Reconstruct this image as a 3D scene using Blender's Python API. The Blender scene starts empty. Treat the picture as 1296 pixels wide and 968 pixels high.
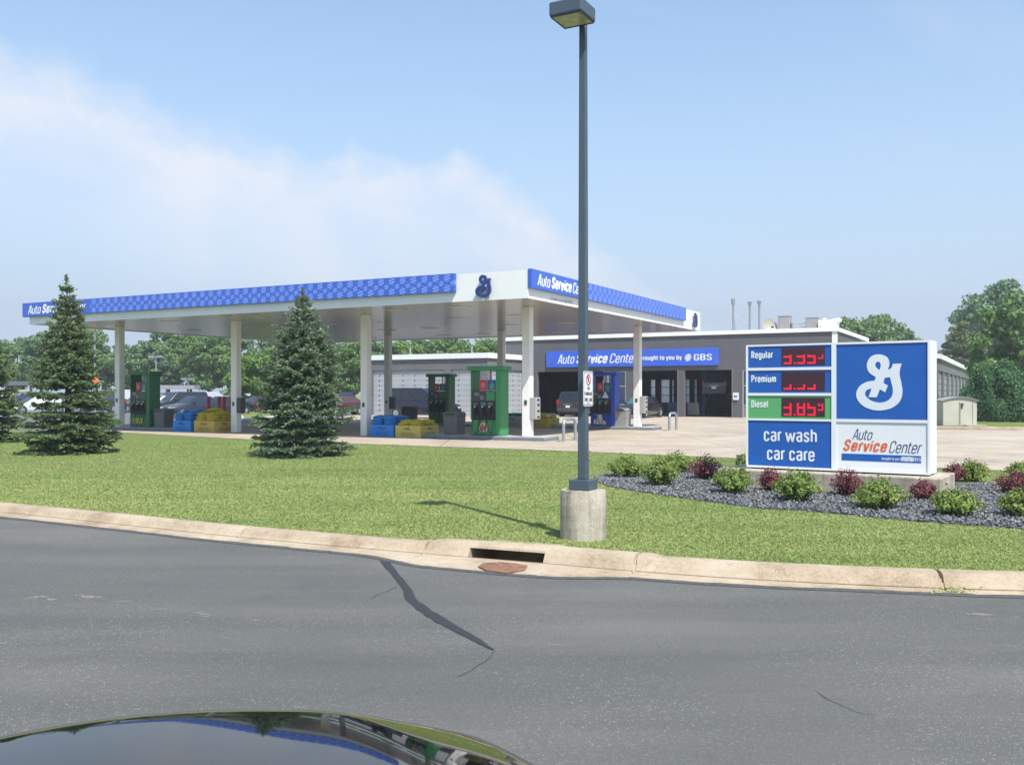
import bpy, bmesh, math, random
import numpy as np
from mathutils import Vector, Matrix
R = math.radians
random.seed(7)
rng = np.random.default_rng(11)

# ------------------------------------------------------------------ camera, light, exposure
SC = bpy.context.scene
COL = SC.collection
H = 1.85            # eye height above the road
F = 1199.0          # focal length in photo pixels
HZ = 497.0          # horizon row in the photo
cam_d = bpy.data.cameras.new('camera')
cam_d.sensor_width = 36.0
cam_d.lens = F / 1296 * 36
cam_d.shift_y = (HZ - 484) / 1296
cam_d.clip_start = 0.05
cam_d.clip_end = 6000
cam = bpy.data.objects.new('camera', cam_d)
COL.objects.link(cam)
cam.location = (0, 0, H)
cam.rotation_euler = (R(90), 0, 0)
SC.camera = cam

SUN_EL = 55.0
SUN_AZ = math.degrees(math.atan2(0.457, -0.89))     # clockwise from +Y
sd = bpy.data.lights.new('sun', 'SUN')
sd.energy = 4.2
sd.angle = R(0.6)
sd.color = (1.0, 0.955, 0.88)
so = bpy.data.objects.new('sun', sd)
COL.objects.link(so)
dirv = Vector((math.sin(R(SUN_AZ)) * math.cos(R(SUN_EL)), math.cos(R(SUN_AZ)) * math.cos(R(SUN_EL)), math.sin(R(SUN_EL))))
so.rotation_euler = dirv.to_track_quat('Z', 'Y').to_euler()
so.location = dirv * 50

wd = bpy.data.worlds.new('World')
SC.world = wd
wd.use_nodes = True
wn, wl = wd.node_tree.nodes, wd.node_tree.links
bg = wn['Background']
SKY_STRENGTH = 0.10
bg.inputs['Strength'].default_value = SKY_STRENGTH
sky = wn.new('ShaderNodeTexSky')
sky.sky_type = 'NISHITA'
sky.sun_disc = False
sky.sun_elevation = R(SUN_EL)
sky.sun_rotation = R(SUN_AZ)
sky.air_density = 1.0
sky.dust_density = 0.8
sky.ozone_density = 1.0
sky.altitude = 200


def wnode(t, **kw):
    n = wn.new(t)
    for k, v in kw.items():
        setattr(n, k, v)
    return n


def wmath(op, a, b=None, clamp=False):
    n = wnode('ShaderNodeMath', operation=op, use_clamp=clamp)
    for i, x in enumerate((a, b)):
        if x is None:
            continue
        if isinstance(x, (int, float)):
            n.inputs[i].default_value = x
        else:
            wl.new(x, n.inputs[i])
    return n.outputs[0]


tc = wnode('ShaderNodeTexCoord')
sep = wnode('ShaderNodeSeparateXYZ')
wl.new(tc.outputs['Generated'], sep.inputs[0])
az = wmath('ARCTAN2', sep.outputs['X'], sep.outputs['Y'])           # radians, 0 ahead, + to the right
el = wmath('ARCSINE', sep.outputs['Z'])
comb = wnode('ShaderNodeCombineXYZ')
wl.new(wmath('MULTIPLY', az, 1.0), comb.inputs[0])
wl.new(wmath('ADD', wmath('MULTIPLY', el, 2.1), wmath('MULTIPLY', az, 0.7)), comb.inputs[1])
n1 = wnode('ShaderNodeTexNoise')
n1.inputs['Scale'].default_value = 13.0
n1.inputs['Detail'].default_value = 9.0
n1.inputs['Roughness'].default_value = 0.62
comb1 = wnode('ShaderNodeCombineXYZ')
wl.new(az, comb1.inputs[0])
wl.new(wmath('MULTIPLY', el, 1.3), comb1.inputs[1])
wl.new(comb1.outputs[0], n1.inputs['Vector'])
n2 = wnode('ShaderNodeTexNoise')
n2.inputs['Scale'].default_value = 3.1
n2.inputs['Detail'].default_value = 6.0
n2.inputs['Roughness'].default_value = 0.55
wl.new(comb.outputs[0], n2.inputs['Vector'])
# upper edge of the cloud bank as a function of azimuth (ramp position = (az + 0.8) / 1.6)
ramp = wnode('ShaderNodeValToRGB')
cr = ramp.color_ramp
cr.interpolation = 'LINEAR'
edge = [(-0.8, 0.36), (-0.495, 0.335), (-0.429, 0.325), (-0.357, 0.282), (-0.32, 0.268), (-0.29, 0.278), (-0.251, 0.262), (-0.204, 0.240), (-0.172, 0.256), (-0.123, 0.242), (-0.082, 0.246), (-0.057, 0.260), (-0.023, 0.236), (0.035, 0.200), (0.085, 0.160), (0.16, 0.10), (0.30, 0.02), (0.8, 0.0)]
while len(cr.elements) < len(edge):
    cr.elements.new(0.5)
for e, (a_, v_) in zip(cr.elements, edge):
    e.position = (a_ + 0.8) / 1.6
    e.color = (v_, v_, v_, 1)
wl.new(wmath('DIVIDE', wmath('ADD', az, 0.8), 1.6, True), ramp.inputs[0])
t_ = wmath('SUBTRACT', ramp.outputs[0], el)
t_ = wmath('ADD', t_, wmath('MULTIPLY', wmath('SUBTRACT', n1.outputs[0], 0.5), 0.085))
t_ = wmath('MULTIPLY', t_, wmath('ADD', 15.0, wmath('MULTIPLY', wmath('MULTIPLY', wmath('ADD', az, 0.45, True), wmath('SUBTRACT', 0.55, wmath('MULTIPLY', az, 4.0), True)), 34.0)), True)                               # sharp top edge
soft = wmath('SUBTRACT', 1.0, wmath('MULTIPLY', wmath('SUBTRACT', ramp.outputs[0], el), 4.8), True)
bank = wmath('MULTIPLY', wmath('MULTIPLY', t_, soft), wmath('ADD', wmath('MULTIPLY', n1.outputs[0], 1.5), 0.30), True)
wisp = wmath('MULTIPLY', wmath('SUBTRACT', n2.outputs[0], 0.56), 2.2, True)
cloud = wmath('MAXIMUM', wmath('MULTIPLY', bank, wmath('ADD', wmath('MULTIPLY', wmath('SUBTRACT', n2.outputs[0], 0.36), 2.6, True), 0.42, True)), wmath('MULTIPLY', wisp, 0.35), True)
# summer haze: whitens the sky everywhere, more so near the horizon
hz = wmath('POWER', wmath('SUBTRACT', 1.0, wmath('ABSOLUTE', sep.outputs['Z']), True), 3.0)
hzf = wmath('ADD', wmath('MULTIPLY', hz, 1.2), 0.06, True)
mixh = wnode('ShaderNodeMix', data_type='RGBA')
wl.new(hzf, mixh.inputs['Factor'])
tintn = wnode('ShaderNodeMix', data_type='RGBA', blend_type='MULTIPLY')
tintn.inputs['Factor'].default_value = 1.0
wl.new(sky.outputs[0], tintn.inputs[6])
tintn.inputs[7].default_value = (1.30, 1.55, 1.60, 1)
wl.new(tintn.outputs[2], mixh.inputs[6])
HAZE_COL = (3.85, 4.62, 5.75, 1)
mixh.inputs[7].default_value = HAZE_COL
mixc = wnode('ShaderNodeMix', data_type='RGBA')
wl.new(cloud, mixc.inputs['Factor'])
wl.new(mixh.outputs[2], mixc.inputs[6])
mixc.inputs[7].default_value = (5.85, 6.1, 6.7, 1)
wl.new(mixc.outputs[2], bg.inputs['Color'])

vs = SC.view_settings
vs.view_transform = 'Standard'
vs.look = 'None'
vs.gamma = 1.0
vs.exposure = 0.55
vs.use_curve_mapping = False

# ------------------------------------------------------------------ helpers
def W(px, row, z=0.0):
    """point of the plane z that the photograph shows at pixel (px, row)"""
    Y = (H - z) * F / (row - HZ)
    return Vector(((px - 648) / F * Y, Y, z))


RZ = -math.atan2(0.4722, 0.8814)         # the forecourt's axes
C4 = Vector((0.575, 34.56, 0.0))         # foot of the nearest canopy column
cR, sR = math.cos(RZ), math.sin(RZ)


def S(x, y, z=0.0):
    """forecourt coordinates -> world"""
    return Vector((C4.x + x * cR - y * sR, C4.y + x * sR + y * cR, z))


def tag(o, label=None, cat=None, group=None, kind=None):
    if label: o['label'] = label
    if cat: o['category'] = cat
    if group: o['group'] = group
    if kind: o['kind'] = kind
    return o


def link(name, me, parent=None, loc=(0, 0, 0), rz=0.0):
    o = bpy.data.objects.new(name, me)
    COL.objects.link(o)
    if parent is not None:
        o.parent = parent
    o.location = loc
    o.rotation_euler = (0, 0, rz)
    return o


def empty(name, loc=(0, 0, 0), rz=0.0, label=None, cat=None, group=None):
    o = bpy.data.objects.new(name, None)
    COL.objects.link(o)
    o.location = loc
    o.rotation_euler = (0, 0, rz)
    o.empty_display_size = 0.2
    return tag(o, label, cat, group)


class MB:
    """collects simple shapes into one mesh"""
    def __init__(self):
        self.v, self.f = [], []

    def add(self, vs_, fs):
        n = len(self.v)
        self.v += [tuple(p) for p in vs_]
        self.f += [tuple(i + n for i in f) for f in fs]
        return self

    def box(self, x0, x1, y0, y1, z0, z1):
        return self.add([(x0, y0, z0), (x1, y0, z0), (x1, y1, z0), (x0, y1, z0), (x0, y0, z1), (x1, y0, z1), (x1, y1, z1), (x0, y1, z1)],
                        [(3, 2, 1, 0), (4, 5, 6, 7), (0, 1, 5, 4), (1, 2, 6, 5), (2, 3, 7, 6), (3, 0, 4, 7)])

    def hexa(self, b, t):
        return self.add(list(b) + list(t), [(3, 2, 1, 0), (4, 5, 6, 7), (0, 1, 5, 4), (1, 2, 6, 5), (2, 3, 7, 6), (3, 0, 4, 7)])

    def cyl(self, p0, p1, r0, r1=None, n=12, caps=True):
        r1 = r0 if r1 is None else r1
        p0, p1 = Vector(p0), Vector(p1)
        d = (p1 - p0).normalized()
        a = d.orthogonal().normalized()
        b = d.cross(a)
        vs_ = []
        for p, r in ((p0, r0), (p1, r1)):
            for i in range(n):
                t = 2 * math.pi * i / n
                vs_.append(p + a * (r * math.cos(t)) + b * (r * math.sin(t)))
        fs = [(i, (i + 1) % n, n + (i + 1) % n, n + i) for i in range(n)]
        if caps:
            fs += [tuple(range(n - 1, -1, -1)), tuple(range(n, 2 * n))]
        return self.add(vs_, fs)

    def tube(self, pts, r, n=8, rads=None):
        pts = [Vector(p) for p in pts]
        vs_, fs = [], []
        prev = None
        for i, p in enumerate(pts):
            d = (pts[min(i + 1, len(pts) - 1)] - pts[max(i - 1, 0)]).normalized()
            a = d.orthogonal().normalized() if prev is None else (prev - d * prev.dot(d)).normalized()
            prev = a
            b = d.cross(a)
            rr = rads[i] if rads else r
            for k in range(n):
                t = 2 * math.pi * k / n
                vs_.append(p + a * (rr * math.cos(t)) + b * (rr * math.sin(t)))
        for i in range(len(pts) - 1):
            for k in range(n):
                fs.append((i * n + k, i * n + (k + 1) % n, (i + 1) * n + (k + 1) % n, (i + 1) * n + k))
        fs += [tuple(range(n - 1, -1, -1)), tuple(range((len(pts) - 1) * n, len(pts) * n))]
        return self.add(vs_, fs)

    def lathe(self, prof, c=(0, 0, 0), n=20):
        vs_, fs = [], []
        for r, z in prof:
            for k in range(n):
                t = 2 * math.pi * k / n
                vs_.append((c[0] + r * math.cos(t), c[1] + r * math.sin(t), c[2] + z))
        m = len(prof)
        for i in range(m - 1):
            for k in range(n):
                fs.append((i * n + k, i * n + (k + 1) % n, (i + 1) * n + (k + 1) % n, (i + 1) * n + k))
        fs += [tuple(range(n - 1, -1, -1)), tuple(range((m - 1) * n, m * n))]
        return self.add(vs_, fs)

    def prism(self, poly, axis, a, b):
        """polygon in the plane normal to axis, from a to b"""
        def P(q, h):
            return {'x': (h, q[0], q[1]), 'y': (q[0], h, q[1]), 'z': (q[0], q[1], h)}[axis]
        n = len(poly)
        vs_ = [P(q, a) for q in poly] + [P(q, b) for q in poly]
        fs = [tuple(range(n - 1, -1, -1)), tuple(range(n, 2 * n))] + [(i, (i + 1) % n, n + (i + 1) % n, n + i) for i in range(n)]
        return self.add(vs_, fs)

    def build(self, name, m, parent=None, loc=(0, 0, 0), rz=0.0, smooth=None, bevel=0.0, seg=2, label=None):
        me = bpy.data.meshes.new(name)
        me.from_pydata([tuple(p) for p in self.v], [], self.f)
        bm = bmesh.new()
        bm.from_mesh(me)
        bmesh.ops.recalc_face_normals(bm, faces=bm.faces)
        bm.to_mesh(me)
        bm.free()
        if m is not None:
            me.materials.append(m)
        if smooth:
            me.shade_smooth()
            me.set_sharp_from_angle(angle=R(smooth))
        o = link(name, me, parent, loc, rz)
        if bevel:
            bv = o.modifiers.new('bevel', 'BEVEL')
            bv.width = bevel
            bv.segments = seg
            bv.limit_method = 'ANGLE'
            bv.angle_limit = R(40)
            bv.harden_normals = False
        if label:
            o['label'] = label
        return o


def mesh_np(name, V, Fc, tint=None):
    V = np.asarray(V, dtype=np.float32)
    Fc = np.asarray(Fc, dtype=np.int32)
    me = bpy.data.meshes.new(name)
    k = Fc.shape[1]
    me.vertices.add(len(V))
    me.vertices.foreach_set('co', V.ravel())
    me.loops.add(Fc.size)
    me.loops.foreach_set('vertex_index', Fc.ravel())
    me.polygons.add(len(Fc))
    me.polygons.foreach_set('loop_start', np.arange(0, Fc.size, k, dtype=np.int32))
    if tint is not None:
        at = me.attributes.new('tint', 'FLOAT', 'FACE')
        at.data.foreach_set('value', np.asarray(tint, dtype=np.float32))
    me.update(calc_edges=True)
    return me


def unit(n):
    v = rng.normal(size=(n, 3))
    return v / np.linalg.norm(v, axis=1)[:, None]


def leaf_cards(C, N, size, aspect=0.6):
    """rhombic leaves at C facing N"""
    n = len(C)
    T = np.cross(N, unit(n))
    T /= np.linalg.norm(T, axis=1)[:, None] + 1e-9
    B = np.cross(N, T)
    s = np.asarray(size).reshape(-1, 1) * np.ones((n, 1))
    V = np.empty((n, 4, 3))
    V[:, 0] = C - T * s
    V[:, 1] = C + B * s * aspect
    V[:, 2] = C + T * s
    V[:, 3] = C - B * s * aspect
    return V.reshape(-1, 3), np.arange(4 * n).reshape(n, 4)


def copy_tree(o, parent=None):
    c = o.copy()
    COL.objects.link(c)
    if parent is not None:
        c.parent = parent
    for ch in list(o.children):
        copy_tree(ch, c)
    return c


# ------------------------------------------------------------------ materials
MATS = {}


def mat(name, col, rough=0.6, metal=0.0, var=0.0, vscale=3.0, bump=0.0, bscale=40.0, coat=0.0, spec=0.5, emit=None, estr=0.0, detail=5.0, col2=None, trans=0.0):
    if name in MATS:
        return MATS[name]
    m = bpy.data.materials.new(name)
    m.use_nodes = True
    nt = m.node_tree
    p = nt.nodes['Principled BSDF']
    p.inputs['Base Color'].default_value = (*col, 1)
    p.inputs['Roughness'].default_value = rough
    p.inputs['Metallic'].default_value = metal
    p.inputs['Specular IOR Level'].default_value = spec
    p.inputs['Coat Weight'].default_value = coat
    p.inputs['Coat Roughness'].default_value = 0.04
    if emit:
        p.inputs['Emission Color'].default_value = (*emit, 1)
        p.inputs['Emission Strength'].default_value = estr
    if var or bump:
        t = nt.nodes.new('ShaderNodeTexCoord')
    if var or col2:
        n = nt.nodes.new('ShaderNodeTexNoise')
        n.inputs['Scale'].default_value = vscale
        n.inputs['Detail'].default_value = detail
        n.inputs['Roughness'].default_value = 0.6
        nt.links.new(t.outputs['Object'], n.inputs['Vector'])
        r = nt.nodes.new('ShaderNodeValToRGB')
        a, b = r.color_ramp.elements
        a.position, b.position = 0.3, 0.7
        c2 = col2 if col2 else tuple(min(1, c * (1 + var)) for c in col)
        c1 = col if col2 else tuple(c * (1 - var) for c in col)
        a.color, b.color = (*c1, 1), (*c2, 1)
        nt.links.new(n.outputs[0], r.inputs[0])
        nt.links.new(r.outputs[0], p.inputs['Base Color'])
    if bump:
        n = nt.nodes.new('ShaderNodeTexNoise')
        n.inputs['Scale'].default_value = bscale
        n.inputs['Detail'].default_value = 4
        nt.links.new(t.outputs['Object'], n.inputs['Vector'])
        b = nt.nodes.new('ShaderNodeBump')
        b.inputs['Strength'].default_value = bump
        b.inputs['Distance'].default_value = 0.01
        nt.links.new(n.outputs[0], b.inputs['Height'])
        nt.links.new(b.outputs[0], p.inputs['Normal'])
    MATS[name] = m
    return m


class NT:
    """small node-graph writer for the richer materials"""
    def __init__(self, name, rough=0.8, spec=0.3):
        self.m = bpy.data.materials.new(name)
        self.m.use_nodes = True
        self.t = self.m.node_tree
        self.p = self.t.nodes['Principled BSDF']
        self.p.inputs['Roughness'].default_value = rough
        self.p.inputs['Specular IOR Level'].default_value = spec
        self.tc = self.t.nodes.new('ShaderNodeTexCoord')
        MATS[name] = self.m

    def put(self, sock, x):
        if isinstance(x, (int, float)):
            sock.default_value = x
        elif isinstance(x, tuple):
            sock.default_value = (*x, 1) if len(x) == 3 and sock.type == 'RGBA' else x
        else:
            self.t.links.new(x, sock)

    def math(self, op, a, b=None, clamp=False):
        n = self.t.nodes.new('ShaderNodeMath')
        n.operation, n.use_clamp = op, clamp
        self.put(n.inputs[0], a)
        if b is not None:
            self.put(n.inputs[1], b)
        return n.outputs[0]

    def noise(self, scale, detail=5, rough=0.6, vec=None, stretch=None, dist=0.0):
        n = self.t.nodes.new('ShaderNodeTexNoise')
        n.inputs['Scale'].default_value = scale
        n.inputs['Detail'].default_value = detail
        n.inputs['Roughness'].default_value = rough
        n.inputs['Distortion'].default_value = dist
        v = vec or self.tc.outputs['Object']
        if stretch:
            mp = self.t.nodes.new('ShaderNodeMapping')
            mp.inputs['Scale'].default_value = stretch[:3]
            if len(stretch) > 3:
                mp.inputs['Rotation'].default_value = (0, 0, stretch[3])
            self.t.links.new(v, mp.inputs[0])
            v = mp.outputs[0]
        self.t.links.new(v, n.inputs['Vector'])
        return n.outputs[0]

    def voronoi(self, scale, out='Distance'):
        n = self.t.nodes.new('ShaderNodeTexVoronoi')
        n.inputs['Scale'].default_value = scale
        self.t.links.new(self.tc.outputs['Object'], n.inputs['Vector'])
        return n.outputs[out]

    def ramp(self, x, stops):
        r = self.t.nodes.new('ShaderNodeValToRGB')
        e = r.color_ramp.elements
        while len(e) < len(stops):
            e.new(0.5)
        for q, (pos, c) in zip(e, stops):
            q.position = pos
            q.color = (*c, 1) if isinstance(c, tuple) else (c, c, c, 1)
        self.put(r.inputs[0], x)
        return r.outputs[0]

    def mix(self, f, a, b):
        n = self.t.nodes.new('ShaderNodeMix')
        n.data_type = 'RGBA'
        self.put(n.inputs['Factor'], f)
        self.put(n.inputs[6], a)
        self.put(n.inputs[7], b)
        return n.outputs[2]

    def attr(self, name):
        n = self.t.nodes.new('ShaderNodeAttribute')
        n.attribute_name = name
        return n.outputs['Fac']

    def sep(self, v=None):
        n = self.t.nodes.new('ShaderNodeSeparateXYZ')
        self.t.links.new(v or self.tc.outputs['Object'], n.inputs[0])
        return n.outputs

    def color(self, c):
        self.put(self.p.inputs['Base Color'], c)
        return self

    def bump(self, h, strength=0.5, dist=0.01):
        b = self.t.nodes.new('ShaderNodeBump')
        b.inputs['Strength'].default_value = strength
        b.inputs['Distance'].default_value = dist
        self.put(b.inputs['Height'], h)
        self.t.links.new(b.outputs[0], self.p.inputs['Normal'])
        return self


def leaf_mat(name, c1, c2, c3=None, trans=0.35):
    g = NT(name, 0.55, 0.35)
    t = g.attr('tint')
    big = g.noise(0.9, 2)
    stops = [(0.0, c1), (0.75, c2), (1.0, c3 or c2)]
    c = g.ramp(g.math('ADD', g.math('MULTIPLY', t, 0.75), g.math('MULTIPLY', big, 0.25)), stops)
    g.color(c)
    tr = g.t.nodes.new('ShaderNodeBsdfTranslucent')
    g.t.links.new(c, tr.inputs['Color'])
    mx = g.t.nodes.new('ShaderNodeMixShader')
    mx.inputs[0].default_value = trans
    g.t.links.new(g.p.outputs[0], mx.inputs[1])
    g.t.links.new(tr.outputs[0], mx.inputs[2])
    out = g.t.nodes['Material Output']
    g.t.links.new(mx.outputs[0], out.inputs['Surface'])
    return g.m


# grass (ground sheet)
g = NT('lawn', 0.9, 0.1)
big = g.noise(0.22, 4, 0.6)
mow = g.noise(0.55, 3, 0.5, stretch=(0.35, 2.2, 1, 0.45))
fine = g.noise(9.0, 6, 0.75)
vfine = g.noise(70.0, 3, 0.8)
k = g.math('ADD', g.math('ADD', g.math('MULTIPLY', g.noise(0.16, 3, 0.5), 0.5), g.math('MULTIPLY', mow, 0.6)), g.math('SUBTRACT', g.math('MULTIPLY', fine, 0.35), 0.17))
c = g.ramp(k, [(0.36, (0.155, 0.225, 0.062)), (0.54, (0.235, 0.295, 0.092)), (0.68, (0.245, 0.285, 0.098)), (0.82, (0.32, 0.31, 0.14))])
c = g.mix(g.math('MULTIPLY', vfine, 0.28), c, (0.090, 0.140, 0.034))
g.color(c).bump(g.math('ADD', fine, vfine), 0.9, 0.05)
LAWN = g.m
g = NT('grass_blade', 0.6, 0.25)
t = g.math('ADD', g.math('MULTIPLY', g.attr('tint'), 0.55), 0.20)
pos = g.noise(0.3, 4)
mow2 = g.noise(0.5, 3, 0.5, stretch=(0.35, 2.4, 1, 0.45))
lowf = g.noise(0.16, 3, 0.5)
pos = g.math('ADD', g.math('MULTIPLY', pos, .4), g.math('ADD', g.math('MULTIPLY', mow2, .6), g.math('MULTIPLY', lowf, .5)))
pos = g.math('ADD', g.math('MULTIPLY', g.math('SUBTRACT', pos, .75), 2.7), .5)
k = g.math('ADD', g.math('MULTIPLY', t, 0.5), g.math('MULTIPLY', pos, 0.5))
g.color(g.ramp(k, [(0.08, (0.190, 0.275, 0.076)), (0.46, (0.300, 0.360, 0.110)), (0.74, (0.39, 0.415, 0.150)), (0.98, (0.49, 0.46, 0.23))]))
BLADE = g.m
# asphalt
g = NT('asphalt', 0.78, 0.35)
big = g.noise(0.18, 5, 0.6)
streak = g.noise(0.7, 4, 0.6, stretch=(0.25, 1.6, 1, 0.2))
fine = g.noise(60, 4, 0.8)
vf = g.voronoi(80)
c = g.ramp(g.math('ADD', g.math('MULTIPLY', big, 0.5), g.math('MULTIPLY', streak, 0.5)), [(0.36, (0.090, 0.091, 0.083)), (0.5, (0.121, 0.119, 0.108)), (0.64, (0.168, 0.160, 0.142))])
grain = g.math('MULTIPLY', g.math('SUBTRACT', g.noise(140, 2, 0.7), 0.38), 3.2, True)
c = g.mix(g.math('MULTIPLY', grain, 0.5), c, (0.055, 0.060, 0.060))
mid = g.math('MULTIPLY', g.math('SUBTRACT', g.noise(22, 3, 0.75), 0.40), 3.0, True)
c = g.mix(g.math('MULTIPLY', mid, 0.22), c, (0.070, 0.073, 0.070))
c = g.mix(g.math('MULTIPLY', g.math('GREATER_THAN', fine, 0.585), 0.40), c, (0.27, 0.26, 0.24))
c = g.mix(g.math('MULTIPLY', g.math('GREATER_THAN', g.noise(0.9, 4, 0.6, dist=0.6), 0.60), 0.10), c, (0.05, 0.052, 0.052))
patch = g.math('MULTIPLY', g.math('SUBTRACT', g.noise(0.5, 3), 0.36), 4.0, True)
rare = g.math('GREATER_THAN', g.noise(23, 2, 0.9), 0.55)
spk = g.math('MULTIPLY', g.math('MULTIPLY', g.math('LESS_THAN', vf, 0.30), rare), patch)
c = g.mix(g.math('MULTIPLY', spk, 0.65), c, (0.50, 0.48, 0.43))
g.color(c).bump(fine, 0.5, 0.006)
ASPHALT = g.m
g = NT('lot_asphalt', 0.85, 0.2)
g.color(g.ramp(g.noise(0.5, 5), [(0.3, (0.12, 0.125, 0.13)), (0.7, (0.17, 0.17, 0.175))]))
LOT = g.m
# concretes
g = NT('drive_concrete', 0.85, 0.25)
a = g.noise(0.35, 6, 0.65)
b = g.noise(14, 5, 0.7)
xyz = g.sep()
jx = g.math('LESS_THAN', g.math('ABSOLUTE', g.math('SUBTRACT', g.math('FRACT', g.math('DIVIDE', xyz[0], 4.6)), 0.5)), 0.006)
jy = g.math('LESS_THAN', g.math('ABSOLUTE', g.math('SUBTRACT', g.math('FRACT', g.math('DIVIDE', xyz[1], 4.6)), 0.5)), 0.006)
c = g.ramp(g.math('ADD', g.math('MULTIPLY', a, 0.7), g.math('MULTIPLY', b, 0.3)), [(0.32, (0.31, 0.255, 0.195)), (0.5, (0.435, 0.365, 0.285)), (0.66, (0.52, 0.45, 0.365))])
c = g.mix(g.math('MULTIPLY', g.math('MAXIMUM', jx, jy), 0.6), c, (0.16, 0.13, 0.10))
crk = g.math('LESS_THAN', g.math('ABSOLUTE', g.math('SUBTRACT', g.noise(0.22, 5, 0.65, dist=1.5), 0.52)), 0.0035)
c = g.mix(g.math('MULTIPLY', crk, 0.6), c, (0.14, 0.115, 0.09))
g.color(c).bump(b, 0.2, 0.004)
DRIVE = g.m
g = NT('kerb_concrete', 0.85, 0.25)
a = g.noise(1.3, 6, 0.7)
b = g.noise(45, 5, 0.8)
c = g.ramp(g.math('ADD', g.math('MULTIPLY', a, 0.6), g.math('MULTIPLY', b, 0.4)), [(0.36, (0.25, 0.18, 0.115)), (0.48, (0.41, 0.325, 0.23)), (0.60, (0.50, 0.42, 0.315))])
sp = g.math('MULTIPLY', g.math('LESS_THAN', g.voronoi(38), 0.17), g.math('GREATER_THAN', g.noise(7, 3), 0.55))
c = g.mix(g.math('MULTIPLY', sp, 0.75), c, (0.17, 0.115, 0.075))
c = g.mix(g.math('MULTIPLY', g.math('GREATER_THAN', g.noise(2.6, 5, 0.75, dist=0.8), 0.60), 0.30), c, (0.30, 0.17, 0.085))
g.color(c).bump(b, 0.6, 0.006)
KERB = g.m
g = NT('cast_concrete', 0.85, 0.25)
a = g.noise(2.2, 6, 0.7)
b = g.noise(30, 5, 0.8)
run = g.noise(9, 4, 0.6, stretch=(1, 1, 0.08))
ring = g.noise(7, 3, 0.5, stretch=(0.12, 0.12, 1.6))
k = g.math('ADD', g.math('ADD', g.math('MULTIPLY', a, 0.3), g.math('MULTIPLY', b, 0.2)), g.math('ADD', g.math('MULTIPLY', run, 0.36), g.math('MULTIPLY', ring, 0.14)))
c = g.ramp(k, [(0.38, (0.17, 0.14, 0.10)), (0.48, (0.37, 0.33, 0.26)), (0.58, (0.52, 0.475, 0.40))])
pits = g.math('MULTIPLY', g.math('LESS_THAN', g.voronoi(26), 0.15), g.math('GREATER_THAN', g.noise(5, 3), 0.5))
c = g.mix(g.math('MULTIPLY', pits, 0.7), c, (0.13, 0.11, 0.085))
g.color(c).bump(b, 0.5, 0.01)
CAST = g.m
# blue fascia with the scattered wave discs
def fascia_mat(name, start):
    g = NT(name, 0.35, 0.5)
    x, y, z = g.sep()
    P = 0.46
    col = (0.044, 0.120, 0.54)
    lite = (0.34, 0.48, 0.95)

    def discs(xo, zc, rad, pitch, stripes):
        u = g.math('MULTIPLY', g.math('SUBTRACT', g.math('FRACT', g.math('DIVIDE', g.math('ADD', x, xo), pitch)), 0.5), pitch)
        w = g.math('SUBTRACT', z, zc)
        d = g.math('SQRT', g.math('ADD', g.math('MULTIPLY', u, u), g.math('MULTIPLY', w, w)))
        inside = g.math('LESS_THAN', d, rad)
        wave = g.math('MULTIPLY', g.math('SINE', g.math('MULTIPLY', u, 3.0 / rad)), 0.22 * rad)
        s = g.math('FRACT', g.math('DIVIDE', g.math('ADD', g.math('SUBTRACT', w, wave), 10.0), rad / stripes * 1.05))
        return g.math('MULTIPLY', inside, g.math('GREATER_THAN', s, 0.46))
    m_ = discs(0.0, 0.49, 0.130, P, 1.45)
    m_ = g.math('MAXIMUM', m_, discs(0.0, 0.125, 0.130, P, 1.45))
    m_ = g.math('MAXIMUM', m_, discs(P / 2, 0.305, 0.095, P, 1.3))
    on = g.math('GREATER_THAN', x, start)
    big = g.noise(0.6, 2)
    base = g.mix(g.math('MULTIPLY', big, 0.25), col, (0.040, 0.105, 0.50))
    g.color(g.mix(g.math('MULTIPLY', g.math('MULTIPLY', m_, on), 0.62), base, lite))
    return g.m


WHITE = mat('white_metal', (0.80, 0.80, 0.78), 0.4, var=0.04, vscale=1.5)
WHITE_SIGN = mat('white_sign', (0.80, 0.82, 0.83), 0.35, var=0.03, vscale=2)
BLUE_SIGN = mat('blue_sign', (0.012, 0.105, 0.42), 0.4, var=0.06, vscale=2)
BLUE_BOARD = mat('blue_board', (0.045, 0.125, 0.62), 0.4, var=0.08, vscale=0.7)
GREEN_SIGN = mat('green_sign', (0.11, 0.40, 0.14), 0.4)
WALL = mat('dark_wall', (0.105, 0.105, 0.112), 0.75, var=0.10, vscale=1.2, bump=0.15, bscale=25)
WALL2 = mat('grey_wall', (0.150, 0.150, 0.157), 0.75, var=0.08, vscale=1.2)
ROOFW = mat('roof_white', (0.82, 0.82, 0.81), 0.5)
DOORW = mat('door_panel', (0.39, 0.41, 0.43), 0.35, var=0.08, vscale=1.0)
HINGE = mat('hinge', (0.10, 0.10, 0.11), 0.5)
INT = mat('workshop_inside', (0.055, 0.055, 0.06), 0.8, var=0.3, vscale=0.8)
STEEL = mat('galvanised', (0.42, 0.44, 0.46), 0.45, 0.5, var=0.12, vscale=6)
GREYBOX = mat('grey_box', (0.30, 0.31, 0.32), 0.5, var=0.06, vscale=4)
DARKPLASTIC = mat('dark_plastic', (0.05, 0.053, 0.058), 0.5, var=0.15, vscale=3)
BIN = mat('bin_plastic', (0.105, 0.11, 0.118), 0.6, var=0.12, vscale=4)
BLACK = mat('black_plastic', (0.014, 0.014, 0.016), 0.45)
RUBBER = mat('rubber', (0.022, 0.022, 0.023), 0.8)
POLE = mat('slate_paint', (0.062, 0.090, 0.112), 0.45, var=0.10, vscale=3, bump=0.05, bscale=60)
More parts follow.
